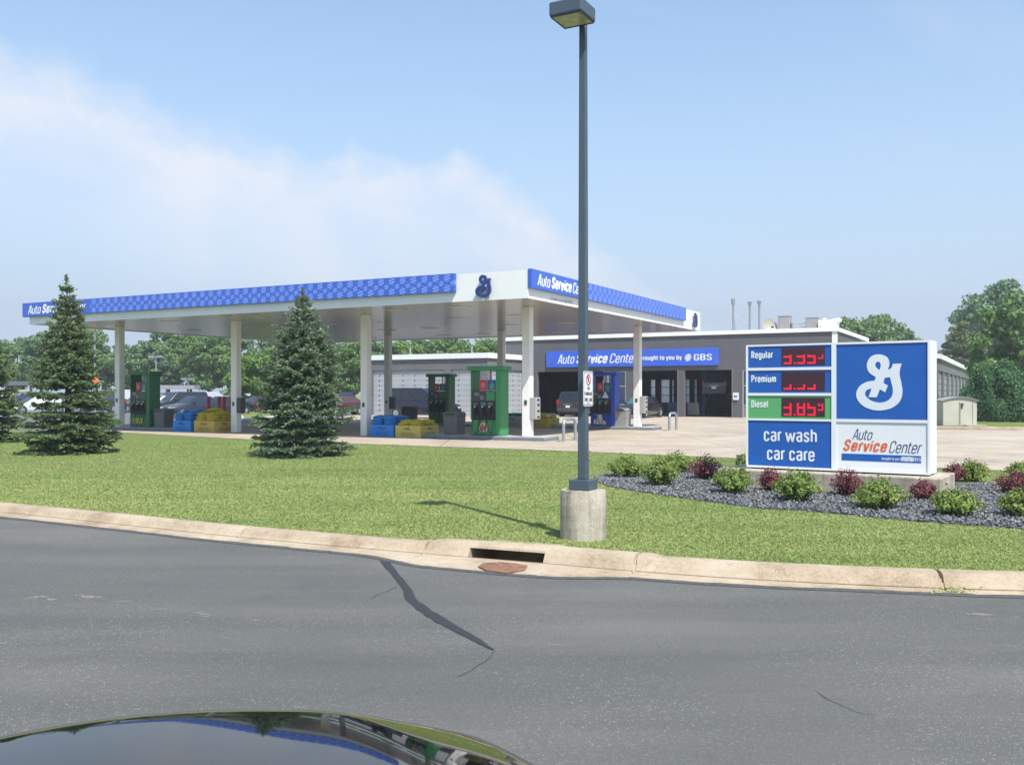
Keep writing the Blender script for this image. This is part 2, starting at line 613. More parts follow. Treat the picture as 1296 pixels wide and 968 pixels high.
LENS = mat('lamp_lens', (0.42, 0.42, 0.26), 0.25, var=0.25, vscale=14)
RED = mat('red_paint', (0.55, 0.025, 0.045), 0.5)
ORANGE = mat('orange', (0.80, 0.17, 0.025), 0.5)
TREAD = mat('chrome', (0.55, 0.56, 0.58), 0.25, 0.9)
GLASS = mat('dark_glass', (0.012, 0.016, 0.020), 0.06, 0.0, spec=0.8)
TEALGLASS = mat('teal_glass', (0.05, 0.13, 0.15), 0.06, spec=0.8)
LAMPGLASS = mat('headlamp', (0.62, 0.64, 0.66), 0.12, 0.3)
TAILGLASS = mat('taillamp', (0.32, 0.012, 0.016), 0.2)
PLATE = mat('plate_white', (0.72, 0.72, 0.74), 0.5)
BARK = mat('bark', (0.10, 0.075, 0.055), 0.9, var=0.4, vscale=12, bump=0.6, bscale=30)
DARKGREY = mat('charcoal_text', (0.10, 0.13, 0.20), 0.5)
LEDRED = mat('led_red', (0.25, 0.0, 0.01), 0.4, emit=(1.0, 0.012, 0.05), estr=0.6)
LEDDIM = mat('led_window', (0.052, 0.016, 0.028), 0.25)
TAR = mat('tar', (0.030, 0.030, 0.033), 0.7, var=0.3, vscale=20)
print('materials ok')
# ------------------------------------------------------------------ ground, road, kerb
def catmull(pts, n=8):
    P_ = [np.array(p, float) for p in pts]
    P_ = [2 * P_[0] - P_[1]] + P_ + [2 * P_[-1] - P_[-2]]
    out = []
    for i in range(1, len(P_) - 2):
        for k in range(n):
            t = k / n
            a, b, c, d = P_[i - 1:i + 3]
            out.append(0.5 * (2 * b + (c - a) * t + (2 * a - 5 * b + 4 * c - d) * t * t + (3 * b - a - 3 * c + d) * t ** 3))
    out.append(P_[-2])
    return out


KB = [(-160, 78), (-80, 46), (-30, 26.2), (-18, 20.2), (-8.1, 14.95), (-3.38, 12.25), (-0.9, 11.0), (0.45, 10.38), (1.37, 9.93), (2.75, 9.42), (4.84, 8.98), (9, 8.5), (16, 8.2), (40, 8.0), (160, 8.0)]
kb = catmull(KB, 10)
GZ = 0.12            # lawn level
PZ = 0.13            # forecourt level
IZ = 0.264           # pump island level


def flat(name, pts, z, m, kind='structure'):
    bm = bmesh.new()
    vs_ = [bm.verts.new((p[0], p[1], z)) for p in pts]
    f = bm.faces.new(vs_)
    bmesh.ops.triangulate(bm, faces=[f])
    for f in bm.faces:
        f.normal_update()
        if f.normal.z < 0:
            f.normal_flip()
    me = bpy.data.meshes.new(name)
    bm.to_mesh(me)
    bm.free()
    me.materials.append(m)
    return tag(link(name, me), kind=kind)


flat('ground', [(p[0], p[1]) for p in kb] + [(1000, 8), (1000, 1100), (-1000, 1100), (-1000, 78)], GZ, LAWN)
flat('road', [(p[0], p[1] - 0.35) for p in kb] + [(160, -60), (-160, -60)], 0.0, ASPHALT)

# kerb with its gutter; one stretch is open: the storm inlet
xi0, xi1 = W(606, 700, 0.05).x, W(701, 712, 0.05).x


def kerb_y(x):
    for a, b in zip(kb[:-1], kb[1:]):
        if a[0] <= x <= b[0]:
            t = (x - a[0]) / (b[0] - a[0])
            return a[1] + t * (b[1] - a[1])


xs = sorted(set([round(p[0], 3) for p in kb if -150 < p[0] < 150]))
joints = [W(548, 695, 0.1).x, W(815, 710, 0.12).x, W(1208, 735, 0.12).x, W(322, 670, 0.09).x, W(120, 650, 0.09).x]
xs += [xi0 - .004, xi0, xi1, xi1 + .004]
for j in joints:
    xs += [j - .018, j - .012, j + .012, j + .018]
xs += list(np.linspace(-9, 6, 90))
xs = sorted(set(round(x, 4) for x in xs))


def smooth(a, b, x):
    t = min(1, max(0, (x - a) / (b - a)))
    return t * t * (3 - 2 * t)


V_, F_ = [], []
JV, EV = [], []
NP = 11
for x in xs:
    y = kerb_y(x)
    dx = 0.02
    n = Vector((kerb_y(min(149.9, x + dx)) - kerb_y(max(-149.9, x - dx)), -2 * dx, 0)).normalized()
    top = 0.130 + 0.050 * smooth(-1.1, -0.6, x) - 0.02 * smooth(1.45, 1.6, x)
    jit = 0.006 * math.sin(x * 3.1) + 0.004 * math.sin(x * 7.7)
    wid = 0.56 + 0.34 * smooth(-1.6, -0.5, x) * (1 - smooth(0.6, 1.5, x)) + jit
    wid -= 0.10 * smooth(1.5, 3.5, x)
    inj = any(abs(x - j) < 0.013 for j in joints)
    op = xi0 <= x <= xi1
    if inj:
        top -= 0.045
    lo = 0.03 if not inj else 0.0
    if op:
        prof = [(-0.02, GZ + .004), (0.0, top), (0.15, top - .004), (0.20, top - .03), (0.21, top - .055), (-0.45, top - .06), (-0.45, -0.7), (0.26, -0.7), (0.27, lo), (wid * .75, 0.012), (wid, 0.006)]
    else:
        prof = [(-0.02, GZ + .004), (0.0, top), (0.13, top - .003), (0.19, top - .018), (0.215, top - .05), (0.225, top * .62), (0.235, top * .5), (0.25, top * .38), (0.275, lo), (wid * .75, 0.012), (wid, 0.006)]
    if not op:
        for w0 in (-.006, .006):
            JV.append((x + n.x * (.283 + w0), y + n.y * (.283 + w0), lo + .0035))
    for w0, z0 in ((wid - .035 - random.uniform(0, .035), .0135), (wid + .03, .0045)):
        EV.append((x + n.x * w0, y + n.y * w0, z0))
    for o_, z_ in prof:
        V_.append((x + n.x * o_, y + n.y * o_, z_))
for i in range(len(xs) - 1):
    for k in range(NP - 1):
        a = i * NP + k
        F_.append((a, a + 1, a + NP + 1, a + NP))
mb = MB()
mb.v, mb.f = V_, F_
kerb = tag(mb.build('kerb', KERB, smooth=35), kind='structure')

for nm_, LV, m_ in (('kerb_joint', JV, mat('joint_dirt', (.13, .095, .065), .9, var=.3, vscale=6)), ('road_edge', EV, mat('edge_asphalt', (.075, .075, .072), .85, var=.35, vscale=14, bump=.4, bscale=60))):
    mb = MB()
    mb.v = LV
    mb.f = [(2 * i, 2 * i + 1, 2 * i + 3, 2 * i + 2) for i in range(len(LV) // 2 - 1) if abs(LV[2 * i][0] - LV[2 * i + 2][0]) < 6 and not (nm_ == 'kerb_joint' and LV[2 * i][0] < xi0 + .1 and LV[2 * i + 2][0] > xi1 - .1)]
    tag(mb.build(nm_, m_), kind='structure')

# rusty plate and worn concrete lip in front of the inlet
mb = MB()
ppx = [(605, 717), (612, 712.5), (635, 711.5), (655, 713.5), (668, 716), (664, 721.5), (640, 725.0), (615, 721.5)]
mb.prism([tuple(W(a, b, 0.02).xy) for a, b in ppx], 'z', 0.012, 0.026)
RUST = mat('rust', (0.15, 0.060, 0.032), 0.9, col2=(0.30, 0.17, 0.10), vscale=14, bump=0.5, bscale=60, var=0.1)
tag(mb.build('drain_plate', RUST), 'rusty brown plate in the gutter under the dark kerb inlet', 'drain plate')

# tar seam, hairline cracks and worn paint on the road
L_ = [(474, 704.5), (482, 715), (500, 735), (508, 748), (513, 762), (535, 779), (555, 791), (590, 808.5), (612, 819), (624, 823)]
R_ = [(493, 704.5), (499, 716), (514, 735), (524, 748), (530, 758), (549, 772), (569, 784), (600, 802.5), (617, 815), (626, 822)]
mb = MB()
A_, B_ = [W(*p) for p in L_], [W(*p) for p in R_]
A_ = [Vector((q[0], q[1], 0)) for q in catmull([(v.x, v.y) for v in A_], 5)]
B_ = [Vector((q[0], q[1], 0)) for q in catmull([(v.x, v.y) for v in B_], 5)]
for i in range(len(A_)):
    m_, d_ = (A_[i] + B_[i]) / 2, (B_[i] - A_[i]) / 2
    A_[i] = m_ - d_ * (.70 + random.uniform(-.13, .13))
    B_[i] = m_ + d_ * (.70 + random.uniform(-.13, .13))
seam = A_ + B_[::-1]
n = len(A_)
mb.v = [(p.x, p.y, 0.005) for p in seam]
mb.f = [(i, i + 1, 2 * n - 2 - i, 2 * n - 1 - i) for i in range(n - 1)]
tag(mb.build('road_tar_seam', TAR), kind='structure')
mb = MB()


def strip(mb, pts, w, z):
    pts = [W(*p) for p in pts]
    vv, ff = [], []
    for i, p in enumerate(pts):
        d = (pts[min(i + 1, len(pts) - 1)] - pts[max(i - 1, 0)]).normalized()
        o_ = Vector((-d.y, d.x, 0)) * w * 0.5 * (0.5 + random.random())
        vv += [(p.x - o_.x, p.y - o_.y, z), (p.x + o_.x, p.y + o_.y, z)]
    ff = [(2 * i, 2 * i + 1, 2 * i + 3, 2 * i + 2) for i in range(len(pts) - 1)]
    mb.add(vv, ff)


strip(mb, [(625, 824), (621, 831), (613, 838), (606, 841), (594, 850), (580, 856)], 0.009, 0.004)
strip(mb, [(502, 742), (494, 747), (482, 751), (470, 757)], 0.007, 0.004)
strip(mb, [(1032, 874), (1046, 884), (1066, 893), (1084, 901), (1100, 905)], 0.005, 0.004)
tag(mb.build('road_crack', mat('crack', (0.062, 0.062, 0.060), 0.9)), kind='structure')
g = NT('worn_paint', 0.8, 0.2)
al = g.math('GREATER_THAN', g.math('ADD', g.math('MULTIPLY', g.noise(16, 5, 0.8), 0.55), g.math('MULTIPLY', g.noise(3.2, 3), 0.45)), 0.535)
g.color((0.40, 0.37, 0.31))
g.put(g.p.inputs['Alpha'], g.math('MULTIPLY', al, 0.5))
mb = MB()
for pts, w_ in (([(0, 815), (20, 808), (42, 801), (70, 794)], .12), ([(95, 753), (130, 758), (180, 766), (235, 775), (300, 785), (330, 788)], .16), ([(40, 756), (66, 764)], .22),
                ([(1200, 774), (1240, 777.5), (1296, 781.5), (1330, 784)], .10), ([(500, 711.5), (540, 718), (580, 724)], .05)):
    strip(mb, pts, w_, 0.0045)
tag(mb.build('road_marking', g.m), kind='structure')

# forecourt and drive, car park, kerb of the far drive
front = [(-20.2, 44.8), (-18.6, 42.6), (-17, 41.2), (-13, 37.8), (-9.62, 34.95), (-7.4, 33.4), (-5.4, 32.2), (-2.2, 30.3), (.76, 28.6), (3.3, 26.9), (5.75, 25.1), (7.8, 23.4), (9.76, 21.75), (11.25, 20.8), (18, 16.2), (30, 9.5)]
drive = front + [(60, 9), (90, 30), (60, 41.6), (24, 43.2), (20.0, 44.6), (18.6, 47), (20, 53), (24.5, 60.5), (27, 65), (40, 92), (20, 112), (-5, 120), (-16, 90)] + [tuple(S(-29.2, 44).xy), tuple(S(-29.2, 27).xy), tuple(S(-23.2, 18).xy), tuple(S(-23.2, 1).xy)]
o = flat('pavement', drive, PZ, DRIVE)
flat('car_park', [(-17, 43.6), (-8, 55), (-8, 128), (-140, 128), (-140, 52), (-60, 45.5), (-32, 44.6)], GZ + .004, LOT)
mb = MB()
kp = [(24, 43.2), (20.0, 44.6), (18.6, 47), (20, 53), (24.5, 60.5), (27, 65)]
mb.tube([(p[0], p[1], 0.16) for p in [(90, 39.7), (60, 41.6), (40, 42.45)] + kp], 0.13, 6)
tag(mb.build('drive_kerb', KERB, smooth=60), kind='structure')

# grass island between the parked cars
isl = [W(300, 522, .2), W(330, 521, .2), W(352, 527, .2), W(310, 531.5, .2)]
mb = MB()
mb.prism([(p.x, p.y) for p in isl], 'z', 0.1, 0.22)
tag(mb.build('parking_island', LAWN), kind='structure')
mb = MB()
for a, b in zip(isl, isl[1:] + isl[:1]):
    mb.tube([(a.x, a.y, .17), (b.x, b.y, .17)], .12, 6)
tag(mb.build('parking_island_kerb', mat('pale_kerb', (.55, .52, .46), .8)), kind='structure')

# lawn: the blades one could not count, dense along the kerb and thinner further in
def blades(n, y0, y1, hgt, wid, xl=0.62):
    y = rng.uniform(0, 1, n) ** 1.25 * (y1 - y0) + y0
    x = rng.uniform(-xl, xl, n) * (y + 1.0)
    return np.c_[x, y]


kx = np.array([p[0] for p in kb]); ky = np.array([p[1] for p in kb])
Pb = np.concatenate([blades(420000, 8.9, 19, .05, .01), blades(150000, 19, 34, .05, .02)])
fx = np.array([p[0] for p in front]); fy = np.array([p[1] for p in front])
yk = np.interp(Pb[:, 0], kx, ky)
yf = np.interp(Pb[:, 0], fx, fy)
BED = [tuple(W(a, b, 0.14).xy) for a, b in [(752, 603), (757, 609), (772, 615), (800, 620), (850, 627), (905, 635), (960, 642), (1030, 646), (1100, 653), (1180, 660), (1296, 668), (1400, 672), (1420, 640), (1400, 618), (1296, 611), (1215, 611), (1100, 598), (1000, 592), (900, 589), (830, 590), (780, 597)]]


def inside(P, poly):
    x, y = P[:, 0], P[:, 1]
    r = np.zeros(len(P), bool)
    j = len(poly) - 1
    for i in range(len(poly)):
        xi, yi = poly[i]
        xj, yj = poly[j]
        c = ((yi > y) != (yj > y)) & (x < (xj - xi) * (y - yi) / (yj - yi + 1e-12) + xi)
        r ^= c
        j = i
    return r


d_k = (Pb[:, 1] - yk) * 0.92
ok = (d_k > 0.0) & (Pb[:, 1] < yf - 0.05) & ~inside(Pb, BED)
ok &= np.hypot(Pb[:, 0] - 0.85, Pb[:, 1] - 11.3) > 0.27
Pb = Pb[ok]
d_k = d_k[ok]
n = len(Pb)
far_ = np.clip((Pb[:, 1] - 10) / 20, 0, 1)
h_ = rng.uniform(.008, .021, n) * (1 + .1 * far_)
wb_ = rng.uniform(.003, .006, n) * (1 + 1.0 * far_)
a_ = rng.uniform(0, 2 * np.pi, n)
lean = rng.normal(0, .030, (n, 2))
V = np.empty((n, 3, 3))
V[:, 0] = np.c_[Pb[:, 0] - np.cos(a_) * wb_, Pb[:, 1] - np.sin(a_) * wb_, np.full(n, GZ - .003)]
V[:, 1] = np.c_[Pb[:, 0] + np.cos(a_) * wb_, Pb[:, 1] + np.sin(a_) * wb_, np.full(n, GZ - .003)]
V[:, 2] = np.c_[Pb[:, 0] + lean[:, 0], Pb[:, 1] + lean[:, 1], GZ + h_]
tint = rng.normal(.42, .11, n) + .38 * np.exp(-d_k / .22) * rng.uniform(0, 1, n)
tint += .25 * np.exp(-((np.hypot(Pb[:, 0] - .85, (Pb[:, 1] - 11.1)) - .3) / .35) ** 2) * rng.uniform(0, 1, n)
me = mesh_np('grass', V.reshape(-1, 3), np.arange(3 * n).reshape(n, 3), np.clip(tint, 0, 1))
me.materials.append(BLADE)
tag(link('grass', me), 'short mown green lawn with drier straw coloured patches by the kerb', 'grass', kind='stuff')

# gravel bed
g = NT('bed_soil', 0.9, 0.2)
g.color(g.ramp(g.noise(14, 4), [(.3, (.045, .048, .055)), (.7, (.085, .09, .10))]))
flat('gravel_bed', BED, GZ + .006, g.m)
bb = np.array(BED)
Q = np.c_[rng.uniform(bb[:, 0].min(), bb[:, 0].max(), 48000), rng.uniform(bb[:, 1].min(), bb[:, 1].max(), 48000)]
Q = Q[inside(Q, BED)][:17000]
n = len(Q)
oc = np.array([(1, 0, 0), (0, 1, 0), (-1, 0, 0), (0, -1, 0), (0, 0, 1), (0, 0, -1)], float)
ocf = np.array([(0, 1, 4), (1, 2, 4), (2, 3, 4), (3, 0, 4), (1, 0, 5), (2, 1, 5), (3, 2, 5), (0, 3, 5)])
sc_ = rng.uniform(.013, .040, (n, 1, 3)) * np.array([1.15, 1.15, .62])
V = oc[None] * sc_ * (1 + rng.normal(0, .22, (n, 6, 3)))
a_ = rng.uniform(0, 2 * np.pi, n)
b_ = rng.normal(0, .5, n)
ca, sa, cb, sb = np.cos(a_)[:, None], np.sin(a_)[:, None], np.cos(b_)[:, None], np.sin(b_)[:, None]
x_, y_, z_ = V[..., 0], V[..., 1], V[..., 2]
y_, z_ = y_ * cb - z_ * sb, y_ * sb + z_ * cb
V = np.stack([x_ * ca - y_ * sa, x_ * sa + y_ * ca, z_], -1)
V += np.c_[Q, GZ + rng.uniform(.008, .030, n)][:, None]
Fg = (ocf[None] + 6 * np.arange(n)[:, None, None]).reshape(-1, 3)
me = mesh_np('gravel', V.reshape(-1, 3), Fg, np.repeat(rng.uniform(0, 1, n), 8))
g = NT('blue_gravel', 0.75, 0.35)
g.color(g.ramp(g.attr('tint'), [(0, (.082, .086, .093)), (.6, (.155, .160, .168)), (.93, (.23, .235, .24)), (1, (.34, .30, .26))]))
me.materials.append(g.m)
tag(link('gravel', me), 'blue grey crushed stone mulch in the planting bed', 'gravel', kind='stuff')

# ------------------------------------------------------------------ lettering and emblems
# condensed sign lettering drawn as monoline strokes: centre lines in units of the cap height
def _arc(cx, cy, rx, ry, a0, a1, n=8):
    return [(cx + rx * math.cos(R(a0 + (a1 - a0) * i / n)), cy + ry * math.sin(R(a0 + (a1 - a0) * i / n))) for i in range(n + 1)]


def _rr(x0, y0, x1, y1, r, close=True):
    p = _arc(x1 - r, y1 - r, r, r, 0, 90, 4) + _arc(x0 + r, y1 - r, r, r, 90, 180, 4) + _arc(x0 + r, y0 + r, r, r, 180, 270, 4) + _arc(x1 - r, y0 + r, r, r, 270, 360, 4)
    return p + p[:1] if close else p


XH = .72
w_ = .30            # width of a round lower case letter
C_W = .34           # width of a capital
r_ = .15
GL = {}
_top = lambda x0, x1, y, r: _arc(x0 + r, y - r, r, r, 180, 90, 4) + _arc(x1 - r, y - r, r, r, 90, 0, 4)
_bot = lambda x0, x1, y, r: _arc(x0 + r, y + r, r, r, 180, 270, 4) + _arc(x1 - r, y + r, r, r, 270, 360, 4)
GL['A'] = (.38, [[(0, 0), (.16, 1), (.22, 1), (.38, 0)], [(.06, .30), (.32, .30)]])
GL['B'] = (C_W, [[(0, 0), (0, 1), (.18, 1)] + _arc(.18, .765, .15, .235, 90, -90, 6) + [(0, .53)], [(.18, .53)] + _arc(.18, .265, .16, .265, 90, -90, 6) + [(0, 0)]])
GL['C'] = (C_W, [[(C_W, .72)] + _top(0, C_W, 1, r_)[::-1] + _bot(0, C_W, 0, r_) + [(C_W, .28)]])
GL['D'] = (C_W, [[(0, 0), (0, 1), (.17, 1)] + _arc(.17, .83, .17, .17, 90, 0, 4) + _arc(.17, .17, .17, .17, 0, -90, 4) + [(0, 0)]])
GL['E'] = (.28, [[(.28, 1), (0, 1), (0, 0), (.28, 0)], [(0, .52), (.25, .52)]])
GL['F'] = (.27, [[(.27, 1), (0, 1), (0, 0)], [(0, .52), (.24, .52)]])
GL['G'] = (C_W, [[(C_W, .74)] + _top(0, C_W, 1, r_)[::-1] + _bot(0, C_W, 0, r_) + [(C_W, .45), (.18, .45)]])
GL['I'] = (0, [[(0, 0), (0, 1)]])
GL['K'] = (.34, [[(0, 0), (0, 1)], [(.33, 1), (.02, .42)], [(.12, .55), (.34, 0)]])
GL['L'] = (.27, [[(0, 1), (0, 0), (.27, 0)]])
GL['N'] = (.36, [[(0, 0), (0, 1), (.36, 0), (.36, 1)]])
GL['O'] = (C_W, [_rr(0, 0, C_W, 1, r_)])
GL['P'] = (C_W, [[(0, 0), (0, 1), (.18, 1)] + _arc(.18, .73, .16, .27, 90, -90, 6) + [(0, .46)]])
GL['R'] = (C_W, [[(0, 0), (0, 1), (.18, 1)] + _arc(.18, .75, .16, .25, 90, -90, 6) + [(0, .50)], [(.16, .50), (.35, 0)]])
GL['S'] = (C_W, [[(C_W, .76)] + _arc(C_W / 2, .78, C_W / 2, .22, 0, 190, 8) + [(.04, .62), (.30, .40)] + _arc(C_W / 2, .22, C_W / 2, .22, 25, -180, 9) + [(0, .26)]])
GL['a'] = (w_, [[(.02, XH - .10)] + _arc(.15, XH - r_, .15, r_, 150, 0, 6) + [(w_, 0)], [(w_, .40), (.15, .40)] + _arc(.15, .20, .15, .20, 90, 270, 6) + [(w_, .05)]])
GL['b'] = (w_, [[(0, 1), (0, 0)], [(0, XH - .12)] + _arc(.15, XH - r_, .15, r_, 160, 0, 5) + _arc(.15, r_, .15, r_, 0, -160, 5)])
GL['c'] = (.27, [[(.27, XH - .20)] + _top(0, .27, XH, .13)[::-1] + _bot(0, .27, 0, .13) + [(.27, .20)]])
GL['d'] = (w_, [[(w_, 1), (w_, 0)], [(w_, XH - .12)] + _arc(.15, XH - r_, .15, r_, 20, 180, 5) + _arc(.15, r_, .15, r_, 180, 340, 5)])
GL['e'] = (w_, [[(0, .37), (w_, .37)] + _top(0, w_, XH, r_)[::-1] + _bot(0, w_, 0, r_) + [(w_, .17)]])
GL['g'] = (w_, [[(w_, XH), (w_, -.12)] + _arc(.15, -.13, .15, .13, 0, -170, 5), [(w_, XH - .12)] + _arc(.15, XH - r_, .15, r_, 20, 180, 5) + _arc(.15, r_, .15, r_, 180, 340, 5)])
GL['h'] = (w_, [[(0, 1), (0, 0)], [(0, XH - .16)] + _arc(.15, XH - r_, .15, r_, 160, 0, 6) + [(w_, 0)]])
GL['i'] = (0, [[(0, 0), (0, XH)], [(0, .90), (0, 1.0)]])
GL['l'] = (0, [[(0, 0), (0, 1)]])
GL['m'] = (.50, [[(0, 0), (0, XH)], [(0, XH - .16)] + _arc(.125, XH - .125, .125, .125, 160, 0, 5) + [(.25, 0)], [(.25, XH - .16)] + _arc(.375, XH - .125, .125, .125, 160, 0, 5) + [(.50, 0)]])
GL['n'] = (w_, [[(0, 0), (0, XH)], [(0, XH - .16)] + _arc(.15, XH - r_, .15, r_, 160, 0, 6) + [(w_, 0)]])
GL['o'] = (w_, [_rr(0, 0, w_, XH, r_)])
GL['r'] = (.19, [[(0, 0), (0, XH)], [(0, XH - .18)] + _arc(.15, XH - r_, .15, r_, 160, 75, 4)])
GL['s'] = (.27, [[(.27, XH - .17)] + _arc(.135, XH - .17, .135, .17, 0, 190, 6) + [(.05, .42), (.22, .30)] + _arc(.135, .17, .135, .17, 35, -180, 7)])
GL['t'] = (.20, [[(.06, .95), (.06, .14)] + _arc(.19, .14, .13, .14, 180, 270, 4) + [(.21, 0)], [(-.03, XH), (.20, XH)]])
GL['u'] = (w_, [[(w_, XH), (w_, 0)], [(0, XH)] + _arc(.15, r_, .15, r_, 180, 340, 6) + [(w_, .14)]])
GL['v'] = (.32, [[(0, XH), (.14, 0), (.18, 0), (.32, XH)]])
GL['w'] = (.62, [[(0, XH), (.145, .0), (.165, .0), (.30, XH - .12), (.32, XH - .12), (.455, 0), (.475, 0), (.62, XH)]])
GL['y'] = (.32, [[(0, XH), (.16, .02)], [(.32, XH), (.12, -.24), (.02, -.26)]])


def text(body, name, m, parent, w=None, h=None, loc=(0, 0, 0), rz=0.0, shear=0.0, wt=.12, ext=0.006, align='LEFT', gap=.10):
    """upright lettering facing local -y, cap height h, total width w, stroke weight wt (in cap heights)"""
    x = 0.0
    strokes = []
    for ch in body:
        x -= .05 if ch in 'vwyt' else 0
        if ch == ' ':
            x += .26
            continue
        gw, st = GL[ch]
        for s in st:
            strokes.append([(x + p[0] + wt / 2, wt / 2 + p[1] * (1 - wt)) for p in s])
        x += gw + wt + gap - (.11 * (1 - 3 * wt) + .02 if ch in 'rLFT' else .05 if ch in 'vwyAKt' else 0)
    total = x - gap
    sx = (w / total) if w else h
    ax = {'LEFT': 0, 'CENTER': -total / 2, 'RIGHT': -total}[align]
    mb = MB()
    for k, s in enumerate(strokes):
        pts = [Vector(p) for p in s]
        q = [pts[0]]
        for p in pts[1:]:
            if (p - q[-1]).length > 1e-4:
                q.append(p)
        closed = (q[0] - q[-1]).length < 1e-3
        if closed:
            q = q[:-1]
        n = len(q)
        Lp, Rp = [], []
        for i, p in enumerate(q):
            a = q[i - 1] if (i or closed) else None
            b = q[(i + 1) % n] if (i < n - 1 or closed) else None
            d0 = (p - a).normalized() if a is not None else None
            d1 = (b - p).normalized() if b is not None else None
            d0 = d0 or d1
            d1 = d1 or d0
            n0, n1 = Vector((-d0.y, d0.x)), Vector((-d1.y, d1.x))
            mm = (n0 + n1)
            mm = mm.normalized() if mm.length > 1e-6 else n0
            sc = 1 / max(.5, mm.dot(n0))
            Lp.append(p + mm * wt / 2 * sc)
            Rp.append(p - mm * wt / 2 * sc)
        f = lambda p: ((ax + p.x) * sx + shear * p.y * h, p.y * h)
        dep = -ext - k % 4 * .0004 - .0003
        vs_, fs = [], []
        for a, b in zip(Lp, Rp):
            (ax_, az_), (bx_, bz_) = f(a), f(b)
            vs_ += [(ax_, dep, az_), (bx_, dep, bz_), (ax_, 0, az_), (bx_, 0, bz_)]
        m_ = n if closed else n - 1
        for i in range(m_):
            a, b = 4 * i, 4 * ((i + 1) % n)
            fs += [(a, b, b + 1, a + 1), (a, a + 2, b + 2, b), (a + 1, b + 1, b + 3, a + 3)]
        if not closed:
            fs += [(0, 1, 3, 2), (4 * n - 4, 4 * n - 2, 4 * n - 1, 4 * n - 3)]
        mb.add(vs_, fs)
    return mb.build(name, m, parent, loc, rz)


def outline(pts, n=7):
    """closed outline: (x, y) smooth points, (x, y, 1) corners"""
    N = len(pts)
    ci = [i for i, p in enumerate(pts) if len(p) > 2]
    out = []
    if not ci:
        P_ = [p[:2] for p in pts]
        Q_ = catmull(P_[-2:] + P_ + P_[:2], n)
        return [tuple(q) for q in Q_[2 * n: (2 + N) * n]]
    for a, b in zip(ci, ci[1:] + [ci[0] + N]):
        seg = [pts[i % N][:2] for i in range(a, b + 1)]
        if len(seg) == 2:
            out.append(tuple(seg[0]))
        else:
            out += [tuple(q) for q in catmull(seg, n)[:-1]]
    return out


def poly_fill(loops, name, m, parent, depth, loc=(0, 0, 0), rz=0.0):
    """filled 2D outline with holes, extruded towards local -y"""
    cu = bpy.data.curves.new('c', 'CURVE')
    cu.dimensions = '2D'
    cu.fill_mode = 'BOTH'
    for lp in loops:
        sp = cu.splines.new('POLY')
        sp.points.add(len(lp) - 1)
        for q, p in zip(sp.points, lp):
            q.co = (p[0], p[1], 0, 1)
        sp.use_cyclic_u = True
    cu.extrude = depth / 2
    co = bpy.data.objects.new('c', cu)
    COL.objects.link(co)
    dg = bpy.context.evaluated_depsgraph_get()
    me = bpy.data.meshes.new_from_object(co.evaluated_get(dg))
    bpy.data.objects.remove(co)
    bpy.data.curves.remove(cu)
    for v in me.vertices:
        x, y, z = v.co
        v.co = (x, -z - depth / 2, y)
    me.name = name
    me.materials.clear()
    me.materials.append(m)
    return link(name, me, parent, loc, rz)


G_OUT = [(805, 250, 1), (700, 250, 1), (680, 300), (638, 332, 1), (655, 245), (625, 163), (522, 126), (425, 160), (380, 258), (408, 355), (492, 418, 1), (476, 464, 1), (380, 478), (290, 535), (248, 630), (278, 730), (370, 808), (520, 845), (680, 813), (780, 728), (812, 615), (800, 500), (778, 390), (788, 300)]
G_H1 = [(533, 330, 1), (493, 290), (484, 255), (505, 222), (535, 226), (551, 262), (545, 300)]
G_H2 = [(600, 428, 1), (665, 420, 1), (680, 490), (697, 570), (690, 650), (640, 715), (545, 744), (440, 722), (372, 668), (358, 622), (385, 580), (440, 562, 1), (402, 674, 1), (502, 676, 1), (540, 574, 1), (606, 612, 1), (637, 526, 1), (582, 492, 1)]


def emblem(name, m, parent, height, depth, loc, rz=0.0):
    s = height / 720.0
    f_ = lambda L: [((x - 530) * s, (485 - y) * s) for x, y in outline(L)]
    return poly_fill([f_(G_OUT), f_(G_H1), f_(G_H2)], name, m, parent, depth, loc, rz)


def globe(name, m, parent, r, loc, rz=0.0, depth=0.006):
    """disc of four wavy bands"""
    loops = []
    for k in range(4):
        z0 = -r + k * r * 0.5 + 0.05 * r
        z1 = z0 + r * 0.36
        up, dn = [], []
        zm = (z0 + z1) / 2
        hw = math.sqrt(max(0.01, r * r - zm * zm))
        for i in range(13):
            x = -hw + 2 * hw * i / 12
            wv = 0.13 * r * math.sin(x / r * 2.6)
            e = 1 - 0.35 * abs(x / hw) ** 4
            up.append((x, zm + (z1 - zm) * e + wv))
            dn.append((x, zm + (z0 - zm) * e + wv))
        loops.append(up + dn[::-1])
    return poly_fill(loops, name, m, parent, depth, loc, rz)


# ------------------------------------------------------------------ fuel canopy
def ST(name, x, y, z=0.0, rz=0.0, label=None, cat=None, group=None):
    """empty in forecourt coordinates"""
    return empty(name, S(x, y, z), RZ + rz, label, cat, group)


